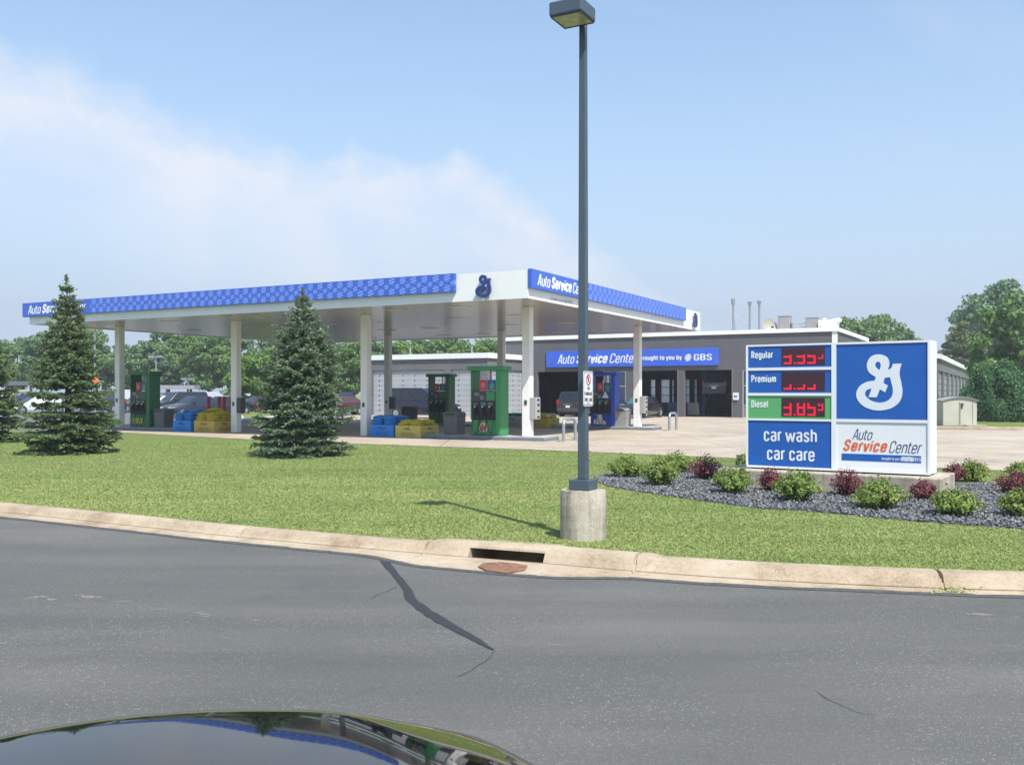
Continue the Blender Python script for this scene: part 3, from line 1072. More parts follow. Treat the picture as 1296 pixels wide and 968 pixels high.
CX0, CX1, CY0, CY1, CZ0, CZ1 = -23.9, 1.6, -3.1, 15.9, 4.955, 5.89
cano = ST('fuel_canopy', 0, 0, 0, 0, 'large flat white fuel station canopy with blue fascia on square white columns', 'canopy')
mb = MB()
t_ = 0.08
mb.box(CX0, CX1, CY0, CY0 + t_, CZ0, CZ1)
mb.box(CX0, CX1, CY1 - t_, CY1, CZ0, CZ1)
mb.box(CX0, CX0 + t_, CY0 + t_ + .002, CY1 - t_ - .002, CZ0, CZ1)
mb.box(CX1 - t_, CX1, CY0 + t_ + .002, CY1 - t_ - .002, CZ0, CZ1)
mb.build('fascia', WHITE, cano)
mb = MB()
mb.box(CX0 + t_ + .003, CX1 - t_ - .003, CY0 + t_ + .005, CY1 - t_ - .005, CZ1 - .35, CZ1 - .25)
mb.build('roof_deck', STEEL, cano)
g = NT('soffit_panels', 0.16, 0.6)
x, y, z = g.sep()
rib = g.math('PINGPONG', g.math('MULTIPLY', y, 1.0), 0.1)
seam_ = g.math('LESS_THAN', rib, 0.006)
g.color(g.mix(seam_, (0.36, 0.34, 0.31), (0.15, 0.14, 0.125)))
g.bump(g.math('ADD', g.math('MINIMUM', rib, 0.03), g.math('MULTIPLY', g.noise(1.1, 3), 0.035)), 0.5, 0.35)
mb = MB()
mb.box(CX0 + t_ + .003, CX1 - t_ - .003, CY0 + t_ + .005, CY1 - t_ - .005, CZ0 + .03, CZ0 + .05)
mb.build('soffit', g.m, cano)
SOFFLIGHT = mat('soffit_light', (0.55, 0.53, 0.48), 0.25)
for lx in (-20.5, -17.0, -12.0, -9.5, -5.0, -2.2):
    for ly in (-1.2, 3.4, 8.0, 13.2):
        mb = MB()
        mb.box(lx - .32, lx + .32, ly - .32, ly + .32, CZ0 + .018, CZ0 + .0285)
        mb.build('ceiling_light', SOFFLIGHT, cano)
BZ0, BH = 5.285, 0.63


def blue_panel(length, start, loc, rz, name='fascia_panel'):
    mb = MB()
    mb.box(0, length, -.15, -.004, 0, BH)
    return mb.build(name, fascia_mat('fascia_pattern', start), cano, loc, rz, bevel=.01)


fp = blue_panel(24.2 - 1.14, 4.6, (-24.2, CY0, BZ0), 0)
fp['label'] = 'long blue fascia panel patterned with pale wave discs'
text('Auto', 'lettering', WHITE_SIGN, fp, w=.86, h=.40, loc=(.40, -.151, .11), shear=.24, wt=.10)
text('Service', 'lettering', WHITE_SIGN, fp, w=1.52, h=.42, loc=(1.38, -.151, .11), shear=.24, wt=.20, gap=.07)
text('Center', 'lettering', WHITE_SIGN, fp, w=1.22, h=.40, loc=(3.02, -.151, .11), shear=.24, wt=.10)
sp = blue_panel(13.2 + 3.1, 4.7, (CX1, CY0 - .02, BZ0), R(90))
sp['label'] = 'blue fascia panel on the short side of the canopy'
text('Auto', 'lettering', WHITE_SIGN, sp, w=.92, h=.40, loc=(.42, -.151, .11), shear=.24, wt=.10)
text('Service', 'lettering', WHITE_SIGN, sp, w=1.62, h=.42, loc=(1.46, -.151, .11), shear=.24, wt=.20, gap=.07)
text('Center', 'lettering', WHITE_SIGN, sp, w=1.3, h=.40, loc=(3.22, -.151, .11), shear=.24, wt=.10)
GREYTXT = mat('pale_grey_text', (0.35, 0.37, 0.42), 0.5)
text('brought to you by', 'lettering', GREYTXT, cano, w=1.05, h=.09, loc=(CX1 + .001, -1.35, 5.05), rz=R(90), ext=.003)
globe('globe_emblem', GREYTXT, cano, .07, (CX1 + .001, -.15, 5.09), R(90), .003)
text('GBS', 'lettering', GREYTXT, cano, w=.42, h=.12, loc=(CX1 + .001, .0, 5.04), rz=R(90), ext=.003)
EMB = mat('emblem_blue', (0.014, 0.042, 0.19), 0.4)
emblem('emblem', EMB, cano, .76, .06, (-.02, CY0 - .09, 5.415))
emblem('emblem', EMB, cano, .72, .06, (CX1 + .09, 14.75, 5.43), R(90))
for ex in (-.12, .10):
    mb = MB(); mb.cyl((ex, CY0 - .09, 5.25), (ex, CY0 + .01, 5.25), .02, n=6); mb.build('emblem_bracket', STEEL, cano)
COLP = mat('column_paint', (0.80, 0.79, 0.765), 0.45, var=0.05, vscale=2)
cols = [(0, 0), (-7.3, 0), (-14.3, 0), (-21.7, 0), (0, 11.28), (-7.3, 11.28), (-14.3, 11.28), (-21.7, 11.28)]
CONTROL = mat('control_box', (0.36, 0.36, 0.35), .5)
for i, (x, y) in enumerate(cols):
    mb = MB()
    zb = IZ if (x in (0, -21.7)) else PZ
    mb.box(x - .16, x + .16, y - .16, y + .16, zb, CZ0 + .029)
    c = mb.build('column', COLP, cano, bevel=.02)
    mb = MB()
    mb.box(x - .055, x + .055, y - .185, y - .1605, zb + 1.15, zb + 1.32)
    mb.build('outlet_box', DARKPLASTIC, c, bevel=.008)
    if x == 0:
        mb = MB()
        mb.box(x + .1605, x + .42, y - .17, y + .20, zb + .62, zb + 1.42)
        cb_ = mb.build('control_box', CONTROL, c, bevel=.02, label='grey service control box')
        for dz in (.68, .90, 1.12, 1.30):
            mb = MB(); mb.box(x + .4205, x + .44, y - .06, y + .10, zb + dz, zb + dz + .06); mb.build('dial', BLACK, cb_)
    elif i in (2, 6, 7):
        mb = MB()
        mb.box(x + .1605, x + .40, y - .15, y + .16, zb + .85, zb + 1.5)
        mb.build('control_box', DARKPLASTIC, c, bevel=.02)

ISL = mat('island_concrete', (0.46, 0.45, 0.43), .8, var=.15, vscale=3)
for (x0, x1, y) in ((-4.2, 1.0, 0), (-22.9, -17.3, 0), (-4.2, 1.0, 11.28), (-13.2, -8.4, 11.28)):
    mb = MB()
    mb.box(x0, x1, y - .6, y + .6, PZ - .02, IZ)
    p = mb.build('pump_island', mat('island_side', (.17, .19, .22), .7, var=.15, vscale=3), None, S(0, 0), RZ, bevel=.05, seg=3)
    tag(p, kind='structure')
    mb = MB()
    mb.box(x0 + .07, x1 - .07, y - .53, y + .53, IZ - .001, IZ + .004)
    mb.build('island_top', ISL, p)

# ------------------------------------------------------------------ pumps
def fuel_pump(x, y, color, name_col, label, sticker=True):
    t = ST('fuel_pump', x, y, IZ, 0, label, 'fuel pump', 'fuel pumps under the canopy')
    P_ = mat('pump_' + name_col, color, .38, var=.06, vscale=3)
    PD = mat('pump_edge_' + name_col, tuple(c * .7 for c in color), .45)
    D = .31
    mb = MB(); mb.box(-.59, .45, -D, D, 0.02, .58); mb.build('lower_cabinet', P_, t, bevel=.015)
    mb = MB(); mb.box(-.62, .62, -D - .02, D + .02, 0, .019); mb.build('base', BLACK, t)
    mb = MB(); mb.box(.452, .66, -D - .01, D + .01, .022, 2.41); mb.build('side_pillar', P_, t, bevel=.02)
    mb = MB(); mb.box(-.62, -.56, -D, D, .585, 2.41); mb.build('side_frame', PD, t, bevel=.01)
    mb = MB(); mb.box(-.74, .76, -D - .05, D + .05, 2.412, 2.57); mb.build('header', P_, t, bevel=.02)
    mb = MB(); mb.box(-.555, .45, -D + .012, D - .012, .583, 1.27); mb.build('nozzle_bay', BLACK, t, bevel=.01)
    mb = MB(); mb.box(-.557, .45, -D + .004, D - .004, 1.273, 1.66); dsp = mb.build('display_head', DARKPLASTIC, t, bevel=.01)
    mb = MB(); mb.box(.06, .40, -D - .006, -D + .003, 1.31, 1.62); mb.build('price_panel', P_, dsp)
    mb = MB(); mb.box(-.46, -.24, -D - .004, -D + .003, 1.47, 1.60); mb.build('screen', mat('lcd', (.18, .21, .20), .2), dsp)
    mb = MB()
    for kx in range(3):
        for kz in range(3):
            mb.box(-.20 + kx * .05, -.165 + kx * .05, -D - .006, -D + .003, 1.34 + kz * .05, 1.375 + kz * .05)
    mb.build('keypad', GREYBOX, dsp)
    # topper boards in the open gap under the header
    mb = MB(); mb.box(-.24, .04, -D + .02, -D + .06, 1.68, 2.06); a = mb.build('topper_board', mat('topper_red', (.50, .03, .06), .4), t)
    mb = MB(); mb.box(-.18, -.02, -D + .012, -D + .0195, 1.78, 1.96); mb.build('topper_picture', mat('topper_pink', (.60, .16, .18), .4), a)
    mb = MB(); mb.box(.08, .42, -D + .02, -D + .06, 1.68, 2.06); a = mb.build('topper_board', mat('topper_blue', (.03, .08, .28), .4), t)
    mb = MB(); mb.prism([(.20, 1.72), (.36, 1.72), (.38, 1.90), (.28, 1.98), (.18, 1.84)], 'y', -D + .012, -D + .0195); mb.build('topper_picture', mat('topper_green', (.06, .34, .12), .4), a)
    mb = MB(); mb.cyl((0.06, 0, 1.66), (0.06, 0, 2.411), .03, n=8); mb.build('riser_pipe', STEEL, t)
    # nozzles, boots and hoses
    for k, nx in enumerate((-.40, -.08, .22)):
        mb = MB(); mb.box(nx - .10, nx + .10, -D - .004, -D + .011, 1.12, 1.23)
        mb.build('grade_button', mat(('grade_black', 'grade_teal', 'grade_grey')[k], ((.10, .10, .10), (.02, .22, .24), (.14, .14, .14))[k], .4), t)
        mb = MB()
        mb.box(nx - .045, nx + .045, -D - .07, -D + .011, .74, 1.04)
        mb.tube([(nx, -D - .03, 1.05), (nx + .01, -D - .09, 1.0), (nx - .02, -D - .10, .90), (nx - .03, -D - .08, .72)], .028, 7)
        nz = mb.build('nozzle', BLACK, t, bevel=.01)
        mb = MB(); mb.lathe([(.0, -.03), (.035, -.02), (.035, .02), (0, .03)], (nx, -D - .06, 1.07), 10); mb.build('nozzle_cap', mat('cap_cream', (.65, .62, .42), .4), nz)
        hp = catmull([(nx - .03, -D - .08, .72), (nx - .07, -D - .13, .40), (nx - .02 + .05 * k, -D - .15, .14), (nx + .12, -D - .12, .10), (nx + .16, -D - .05, .55), (nx + .13, -D + .0, .9)], 6)
        mb = MB(); mb.tube(hp, .014, 6); mb.build('hose', BLACK, t, smooth=60)
    if sticker == 'round':
        mb = MB(); mb.lathe([(.0, -.004), (.19, -.004), (.19, .004), (.0, .004)], (0, 0, 0), 24)
        s_ = mb.build('sticker', mat('sticker_pale', (.62, .50, .42), .5), t, (-.06, -D - .006, .30))
        s_.rotation_euler = (R(90), 0, 0)
        mb = MB(); mb.prism([(-.13, -.10), (-.10, .10), (-.02, .16), (.01, .02), (.06, .10), (.13, .02), (.10, -.12), (.02, -.06), (-.03, -.14)], 'z', .0045, .008); mb.build('sticker_mark', mat('sticker_red', (.52, .10, .07), .5), s_)
    elif sticker == 'yellow':
        mb = MB(); mb.box(-.42, .20, -D - .006, -D - .0005, .16, .42); mb.build('sticker', mat('sticker_yellow', (.42, .40, .04), .5), t)
    elif sticker == 'white':
        mb = MB(); mb.prism([(-.45, .10), (.25, .08), (.22, .22), (.05, .30), (-.02, .55), (-.30, .56), (-.26, .36), (-.42, .30)], 'y', -D - .006, -D - .0005); mb.build('sticker', PLATE, t)
        mb = MB(); mb.prism([(-.0, 1.34), (.34, 1.34), (.30, 1.44), (.24, 1.52), (.22, 1.62), (.12, 1.62), (.10, 1.50)], 'y', -D - .009, -D - .0065); mb.build('panel_print', PLATE, t)
    return t


PG = (0.035, 0.26, 0.085)
fuel_pump(-1.62, 0, PG, 'green', 'bright green fuel pump with round red sticker on the near island', 'round')
fuel_pump(-20.0, 0, (0.016, 0.13, 0.045), 'shaded_green', 'shaded green fuel pump with yellow sticker beside the far left column', 'yellow')  # same green as the near pump, its shade painted into the colour
fuel_pump(-1.68, 11.28, (0.018, 0.07, 0.48), 'blue', 'blue fuel pump with white sticker behind the lamp post', 'white')
fuel_pump(-10.9, 11.28, (0.018, 0.15, 0.05), 'shaded_green_back', 'green fuel pump in front of the navy van', None)  # the pump green again, darkened in the colour for standing in shade

# bins
def trash_bin(x, y, z, m, label):
    t = ST('trash_bin', x, y, z, 0, label, 'bin', 'bins beside the pumps')
    mb = MB(); mb.hexa([(-.30, -.28, 0), (.30, -.28, 0), (.30, .28, 0), (-.30, .28, 0)], [(-.33, -.31, .72), (.33, -.31, .72), (.33, .31, .72), (-.33, .31, .72)])
    mb.build('body', m, t, bevel=.03)
    mb = MB(); mb.hexa([(-.35, -.33, .722), (.35, -.33, .722), (.35, .33, .722), (-.35, .33, .722)], [(-.31, -.29, .86), (.31, -.29, .86), (.31, .29, .86), (-.31, .29, .86)])
    lid = mb.build('lid', m, t, bevel=.03)
    mb = MB(); mb.box(-.2, .2, -.335, -.30, .755, .80); mb.build('slot', BLACK, lid)
    return t


trash_bin(-3.17, 0.05, IZ, BIN, 'grey bin at the left end of the near pump island')
trash_bin(-18.75, 0.0, IZ, BIN, 'dark grey bin beside the shaded green pump')
trash_bin(-0.75, 11.28, IZ, mat('bin_pale', (.27, .27, .265), .55, var=.1, vscale=4), 'pale grey bin between the blue pump and the column')
trash_bin(-12.7, 11.0, IZ, mat('bin_black', (.045, .043, .045), .6), 'black bin in front of the navy van')

# hoop barriers
HOOP = mat('hoop_steel', (0.36, 0.40, 0.44), .35, .6, var=.12, vscale=8)
for x, y, lab in ((1.72, -.10, 'grey steel hoop barrier at the end of the near pump island'), (1.72, 11.28, 'grey steel hoop barrier at the end of the back island by the blue pump')):
    t = ST('hoop_barrier', x, y, PZ, 0, lab, 'hoop barrier', 'hoop barriers')
    pts = [(0, -.5, 0), (0, -.5, .35), (0, -.5, .56)]
    pts += [(0, -.5 + .22 * (1 - math.cos(a)), .56 + .22 * math.sin(a)) for a in np.linspace(.25, math.pi / 2, 6)]
    pts += [(0, .5 - .22 * (1 - math.cos(a)), .56 + .22 * math.sin(a)) for a in np.linspace(math.pi / 2, .25, 6)]
    pts += [(0, .5, .56), (0, .5, .35), (0, .5, 0)]
    mb = MB(); mb.tube(pts, .057, 12); mb.build('hoop', HOOP, t, smooth=60)
    for s in (-.5, .5):
        mb = MB(); mb.lathe([(.10, 0), (.10, .012), (.06, .02)], (0, s, 0), 14); mb.build('foot_plate', STEEL, t)

# red bollards
for i, (px, dy) in enumerate(((264, 0), (277.5, .5), (283.5, 0), (293.5, .4))):
    Y = 52 + dy
    lab = ['leftmost red bollard behind the yellow bags, standing alone', 'red bollard left of the close pair behind the yellow bags', 'red bollard right of the close pair behind the yellow bags', 'red bollard half hidden behind the white column'][i]
    t = empty('red_bollard', ((px - 648) / F * Y, Y, PZ), 0, lab, 'bollard', 'red bollards by the car park')
    mb = MB(); mb.lathe([(.10, 0), (.10, 1.40), (.085, 1.47), (.05, 1.51), (0.0, 1.52)], (0, 0, 0), 14); b = mb.build('post', RED, t, smooth=40)
    mb = MB(); mb.lathe([(.103, .98), (.103, 1.06)], (0, 0, 0), 14); mb.build('band', mat('band_pink', (.62, .10, .12), .5), b)

# pallet boxes of bagged goods
def pillow(w, d, h, seed):
    r = np.random.default_rng(seed)
    vs_, fs = [], []
    n = 10
    for s in (1, -1):
        for i in range(n + 1):
            for j in range(n + 1):
                u, v = 2 * i / n - 1, 2 * j / n - 1
                e = (max(0, 1 - abs(u) ** 2.6) * max(0, 1 - abs(v) ** 2.6)) ** .5
                bumpy = .12 * math.sin(4 * u + seed) * math.cos(3.3 * v + 2 * seed)
                q = 1 - .10 * (1 - abs(v) ** 2) * abs(u) ** 3
                vs_.append((u * w / 2, v * d / 2 * q, s * h / 2 * e * (1 + bumpy)))
    m_ = (n + 1) ** 2
    for k in range(2):
        for i in range(n):
            for j in range(n):
                a = k * m_ + i * (n + 1) + j
                fs.append((a, a + 1, a + n + 2, a + n + 1) if k else (a, a + n + 1, a + n + 2, a + 1))
    return vs_, fs


PRINT = mat('box_print', (0.02, 0.03, 0.03), .7)


def pallet(x, y, w, d, h, col, bagcol, cname, lab, baglab, baggroup, layers, seed):
    t = ST('pallet_box', x, y, PZ, 0, lab, 'pallet box', 'boxes of bagged goods by the columns')
    m = mat('carton_' + cname, col, .7, var=.07, vscale=3)
    bm_ = mat('bag_' + cname, bagcol, .38, var=.16, vscale=5, bump=.35, bscale=14)
    mb = MB(); mb.box(-w / 2, w / 2, -d / 2, d / 2, .0, h); mb.build('carton', m, t, bevel=.015)
    # printed squiggle and lines on the two faces one sees
    rr = random.Random(seed)
    for face in (0, 1):
        mb = MB()
        L = w if face == 0 else d

        def put(u0, u1, z0, z1):
            if face == 0:
                mb.box(u0, u1, -d / 2 - .004, -d / 2 - .0005, z0, z1)
            else:
                mb.box(w / 2 + .0005, w / 2 + .004, u0, u1, z0, z1)
        k = 0
        u = -.17
        while u < .13:
            du = rr.uniform(.03, .07)
            zc = h * (.70 if k % 2 else .62) - u * .12
            put(u, u + du, zc, zc + rr.uniform(.03, .075))
            u += du + .012
            k += 1
        for zz, ln in ((.36, .5), (.26, .62), (.16, .46)):
            u = -ln * L * .5
            while u < ln * L * .5:
                du = rr.uniform(.02, .06)
                put(u, u + du, h * zz, h * zz + .016)
                u += du + .014
        mb.build('print', PRINT, t)
    k = 0
    for (n_, zz, spread) in layers:
        for i in range(n_):
            s = seed * 31 + k
            v, f = pillow(w * rr.uniform(.44, .50), d * rr.uniform(.30, .36), .17, s)
            b = MB(); b.add(v, f)
            nx = 2 if n_ > 1 else 1
            cx = (-.25 + .5 * (i % 2)) * w * spread if n_ > 1 else 0
            rows = max(1, n_ // 2)
            cy = (-.5 + (i // 2 + .5) / rows) * d * .92 if n_ > 1 else -.05
            o = b.build('salt_bag', bm_, None, smooth=60)
            P0 = S(x + cx + rr.uniform(-.03, .03), y + cy + rr.uniform(-.03, .03), PZ + h + .055 + zz)
            o.location = P0
            o.rotation_euler = (rr.uniform(-.09, .09), rr.uniform(-.09, .09), RZ + rr.uniform(-.13, .13))
            tag(o, baglab, 'bag', baggroup)
            k += 1


BLU, YEL = (0.02, 0.21, 0.62), (0.50, 0.36, 0.055)
BLUB, YELB = (0.03, 0.20, 0.56), (0.50, 0.40, 0.035)
full = [(6, 0.0, 1), (6, .11, .98), (6, .22, .94), (2, .33, .7)]
low = [(6, 0.0, .95), (4, .08, .8)]
pallet(-6.05, -.05, 1.12, 1.2, .48, BLU, BLUB, 'blue', 'blue box of blue bags at the foot of the middle front column', 'blue bag piled on the blue box at the middle front column', 'blue bags, middle front column', full[:3], 3)
pallet(-4.80, -.05, 1.16, 1.3, .47, (0.56, 0.44, 0.11), YELB, 'tan', 'pale yellow box with a low heap, left of the near pump island', 'yellow bag lying low on the pale yellow box near the pump island', 'yellow bags, near pump island', low, 4)
pallet(-16.85, -.1, 1.12, 1.2, .50, BLU, BLUB, 'blue', 'blue box of blue bags right of the shaded green pump', 'blue bag piled on the blue box by the shaded green pump', 'blue bags, dark green pump', full, 5)
pallet(-15.45, -.1, 1.20, 1.3, .50, (0.52, 0.37, 0.075), YELB, 'ochre', 'yellow box heaped with yellow bags in front of the red bollards', 'yellow bag on the tall heap in front of the red bollards', 'yellow bags, red bollards', full + [(1, .42, .5)], 6)
pallet(-4.95, 11.3, 1.15, 1.3, .48, (0.45, 0.33, 0.05), YELB, 'mustard', 'mustard yellow box of bags behind the near corner column', 'mustard yellow bag on the box behind the near corner column', 'mustard bags, corner column', low, 7)
pallet(-7.0, 12.4, 1.10, 1.2, .55, (0.34, 0.37, 0.38), (0.015, 0.20, 0.12), 'grey', 'grey box topped with green bags behind the near pump', 'green bag on the grey box behind the near pump', 'green bags, grey box', low[:1], 8)
# ------------------------------------------------------------------ service building (forecourt coordinates)
FY = 34.81
BX0, BX1 = -20.1, 5.11
ZT = 6.19
bld = ST('service_building', 0, 0, 0, 0, 'dark grey flat roofed garage with open bays under a long blue sign', 'building')
o1 = lambda s: -18.1 + s
BAYS = [(1.03, 6.55, 3.45), (9.01, 12.26, 3.45), (12.79, 16.2, 3.48)]
WINS = [(6.85, 8.33, 3.45), (16.95, 20.2, 3.45)]
op = sorted([(o1(a), o1(b), h) for a, b, h in BAYS + WINS])
BACK = 49.0
mb = MB()
x = BX0
for a, b, h in op:
    mb.box(x, a, FY, FY + .3, PZ - .02, 3.45)
    x = b
mb.box(x, BX1, FY, FY + .3, PZ - .02, 3.45)
mb.box(BX0, BX1, FY, FY + .3, 3.452, 5.92)
mb.box(BX0, BX0 + .3, FY + .302, BACK, PZ - .02, 5.92)
mb.box(BX1 - .3, BX1, FY + .302, BACK, PZ - .02, 5.92)
wall = mb.build('wall', WALL, bld)
# back wall with tall glazed slots
slots = [(-17.5, -16.6), (-12.9, -12.45), (-11.95, -11.15), (-10.95, -10.75), (-9.75, -9.35), (-8.95, -8.7), (-8.2, -7.85), (-4.4, -4.2)]
mb = MB()
x = BX0 + .302
for a, b in slots:
    mb.box(x, a, BACK - .3, BACK - .002, PZ - .02, 5.92)
    mb.box(a + .001, b - .001, BACK - .3, BACK - .002, PZ - .02, 1.0)
    mb.box(a + .001, b - .001, BACK - .3, BACK - .002, 3.0, 5.92)
    x = b
mb.box(x, BX1 - .302, BACK - .3, BACK - .002, PZ - .02, 5.92)
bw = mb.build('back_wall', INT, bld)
g = NT('frosted_glass', .5, .3)
g.color((.80, .82, .84))
tr = g.t.nodes.new('ShaderNodeBsdfTranslucent')
tr.inputs['Color'].default_value = (.97, .98, .99, 1)
mx = g.t.nodes.new('ShaderNodeMixShader')
mx.inputs[0].default_value = .95
g.t.links.new(g.p.outputs[0], mx.inputs[1]); g.t.links.new(tr.outputs[0], mx.inputs[2])
g.t.links.new(mx.outputs[0], g.t.nodes['Material Output'].inputs['Surface'])
for a, b in slots:
    mb = MB(); mb.box(a + .002, b - .002, BACK - .16, BACK - .155, 1.005, 2.995); mb.build('window_pane', g.m, bw)
    mb = MB()
    for z in (1.6, 2.3):
        mb.box(a + .002, b - .002, BACK - .20, BACK - .162, z, z + .05)
    mb.build('glazing_bar', DARKPLASTIC, bw)
mb = MB(); mb.box(BX0 + .302, BX1 - .302, FY + .302, BACK - .302, 4.1, 4.2)
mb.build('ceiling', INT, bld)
for q in ((BX0 + .302, o1(.8), FY + .305, FY + .33), (BX0 + .302, BX0 + .33, FY + .34, BACK - .302), (BX1 - .33, BX1 - .302, FY + .34, BACK - .302)):
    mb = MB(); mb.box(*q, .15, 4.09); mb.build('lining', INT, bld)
mb = MB(); mb.box(BX0 + .31, BX1 - .31, FY + .31, BACK - .31, PZ + .004, PZ + .012)
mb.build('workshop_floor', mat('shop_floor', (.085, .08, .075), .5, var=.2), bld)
mb = MB()
mb.box(BX0 - .12, BX1 + .12, FY - .12, FY + .35, 5.922, ZT)
mb.box(BX0 - .12, BX0 + .35, FY + .352, BACK + .12, 5.922, ZT)
mb.box(BX1 - .35, BX1 + .12, FY + .352, BACK + .12, 5.922, ZT)
mb.box(BX0 + .352, BX1 - .352, BACK - .3, BACK + .12, 5.922, ZT)
mb.build('parapet', ROOFW, bld)
mb = MB(); mb.box(BX0 + .36, BX1 - .36, FY + .36, BACK - .31, 5.75, 5.85)
mb.build('roof', ROOFW, bld)
mb = MB(); mb.box(BX1 - .28, BX1 + .02, FY - .03, FY + .30, PZ, 5.918)
mb.build('corner_trim', ROOFW, bld)
mb = MB(); mb.box(BX0 - .02, BX0 + .25, FY - .03, FY - .003, 4.4, 5.918)
mb.build('corner_trim', mat('sky_trim', (.50, .58, .66), .3), bld)
for a, b, h in WINS:
    a, b = o1(a), o1(b)
    mb = MB()
    for x in (a, b - .08) if b - a < 2 else (a, a + 1.55, b - .08):
        mb.box(x, x + .08, FY + .02, FY + .14, PZ, h - .004)
    for z in (PZ, .95, 2.30, h - .09):
        mb.box(a + .082, b - .082, FY + .03, FY + .13, z, z + .07)
    f = mb.build('window_frame', mat('alu_frame', (.38, .40, .42), .4, .3), bld)
    mb = MB(); mb.box(a + .08, b - .08, FY + .07, FY + .08, 1.02, h - .08); mb.build('window_pane', mat('shop_glass', (.025, .045, .085), .06, spec=.8), f)
    mb = MB(); mb.box(a + .08, b - .08, FY + .066, FY + .085, PZ + .072, .948); mb.build('window_panel', mat('tan_panel', (.22, .17, .085), .6), f)
for a, b, h in BAYS:
    a, b = o1(a), o1(b)
    mb = MB()
    mb.box(a - .07, a - .002, FY - .02, FY + .29, PZ, h + .05); mb.box(b + .002, b + .07, FY - .02, FY + .29, PZ, h + .05)
    mb.build('door_frame', WALL2, bld)
    mb = MB()
    for k in range(5):
        mb.box(a + .05, b - .05, FY + .45 + k * .62, FY + 1.02 + k * .62, 3.62, 3.66)
    mb.build('overhead_door', DARKPLASTIC, bld)
# long blue board over the bays
sg = ST('wall_sign', o1(1.85), FY - .14, 3.78, 0, 'long blue board with white lettering over the garage bays', 'sign')
mb = MB(); mb.box(0, 13.45, 0, .135, 0, 1.23); mb.build('board', BLUE_BOARD, sg, bevel=.02)
text('Auto', 'lettering', WHITE_SIGN, sg, w=1.35, h=.72, loc=(.95, -.002, .26), shear=.24, wt=.10)
text('Service', 'lettering', WHITE_SIGN, sg, w=2.5, h=.74, loc=(2.5, -.002, .26), shear=.24, wt=.20, gap=.07)
text('Center', 'lettering', WHITE_SIGN, sg, w=2.05, h=.72, loc=(5.22, -.002, .26), shear=.24, wt=.10)
text('brought to you by', 'lettering', WHITE_SIGN, sg, w=3.15, h=.34, loc=(7.62, -.002, .44), wt=.15)
globe('globe_emblem', WHITE_SIGN, sg, .25, (11.25, -.002, .58), depth=.008)
text('GBS', 'lettering', WHITE_SIGN, sg, w=1.3, h=.45, loc=(11.68, -.002, .36), wt=.12)
# small white notice on the pillar
sg = ST('wall_notice', o1(16.5), FY - .03, 1.35, 0, 'small white notice box on the pillar beside the right hand bay', 'sign')
mb = MB(); mb.box(-.20, .20, -.06, .025, 0, .50); mb.build('case', PLATE, sg, bevel=.01)
mb = MB(); mb.prism([(-.12, .16), (.10, .18), (.12, .34), (.0, .28), (-.10, .38)], 'y', -.064, -.0605); mb.build('marks', DARKGREY, sg)

# low wing with the pale overhead doors
WX0, WX1, WY = -28.9, -18.09, 28.81
wing = ST('garage_wing', 0, 0, 0, 0, 'low grey garage wing with pale panelled doors and a white roof edge', 'building')
doors = [(-28.3, -21.75), (-21.2, -18.75)]
WT = 3.55
mb = MB()
mb.box(WX0, doors[0][0], WY, WY + .3, PZ - .02, WT)
mb.box(doors[0][1], doors[1][0], WY, WY + .3, PZ - .02, WT)
mb.box(doors[1][1], WX1, WY, WY + .3, PZ - .02, WT)
mb.box(WX1 - .3, WX1, WY + .302, WY + .7, PZ - .02, WT)
mb.box(WX1 - .3, WX1, FY - .45, FY - .003, PZ - .02, WT)
mb.box(WX0, WX1, WY, WY + .3, WT + .002, 4.36)
mb.box(WX1 - .3, WX1, WY + .302, FY - .003, WT + .002, 4.36)
mb.box(WX0, WX0 + .3, WY + .302, 46, PZ - .02, 4.36)
mb.box(WX0 + .302, BX0 - .003, 45.7, 46, PZ - .02, 4.36)
mb.build('wall', WALL2, wing)
mb = MB()
mb.box(WX0 - .15, WX1 + .15, WY - .15, WY + .4, 4.362, 4.74)
mb.box(WX1 - .3, WX1 + .15, WY + .402, FY - .13, 4.362, 4.74)
mb.box(WX0 - .15, WX0 + .3, WY + .402, 46.1, 4.362, 4.74)
mb.build('roof_edge', ROOFW, wing)
mb = MB(); mb.box(WX0 + .31, WX1 - .31, WY + .41, FY - .14, 4.5, 4.6); mb.box(WX0 + .31, BX0 - .13, FY - .13, 46, 4.5, 4.6)
mb.build('roof', ROOFW, wing)
mb = MB()
for x in (-25.5, -20.0):
    mb.cyl((x, WY + 1, 4.6), (x, WY + 1, 5.3), .05, n=8)
mb.build('vent', STEEL, wing)


def panel_door(L, Hh, parent, loc, rz, ncol, nrow=9, dm=None):
    mb = MB()
    for k in range(nrow):
        z0 = k * Hh / nrow
        mb.box(0, L, .0, .05, z0 + .008, z0 + Hh / nrow - .008)
    d = mb.build('overhead_door', dm or DOORW, parent, loc, rz, bevel=.006)
    mb = MB(); mb.box(0, L, .02, .045, 0, Hh); mb.build('door_seam', mat('door_seam', (.20, .21, .23), .6), d, (0, .006, 0))
    mb = MB()
    for c in range(ncol):
        x = (c + .5) * L / ncol
        for k in range(1, nrow):
            mb.box(x - .03, x + .03, -.02, -.001, k * Hh / nrow - .07, k * Hh / nrow + .07)
    mb.build('hinges', HINGE, d)
    return d


for a, b in doors:
    panel_door(b - a, WT - PZ - .01, wing, (a, WY + .12, PZ), 0, max(2, round((b - a) / 1.1)))
panel_door(FY - .45 - WY - .7, WT - PZ - .01, wing, (WX1 - .12, WY + .7, PZ), R(90), 5)

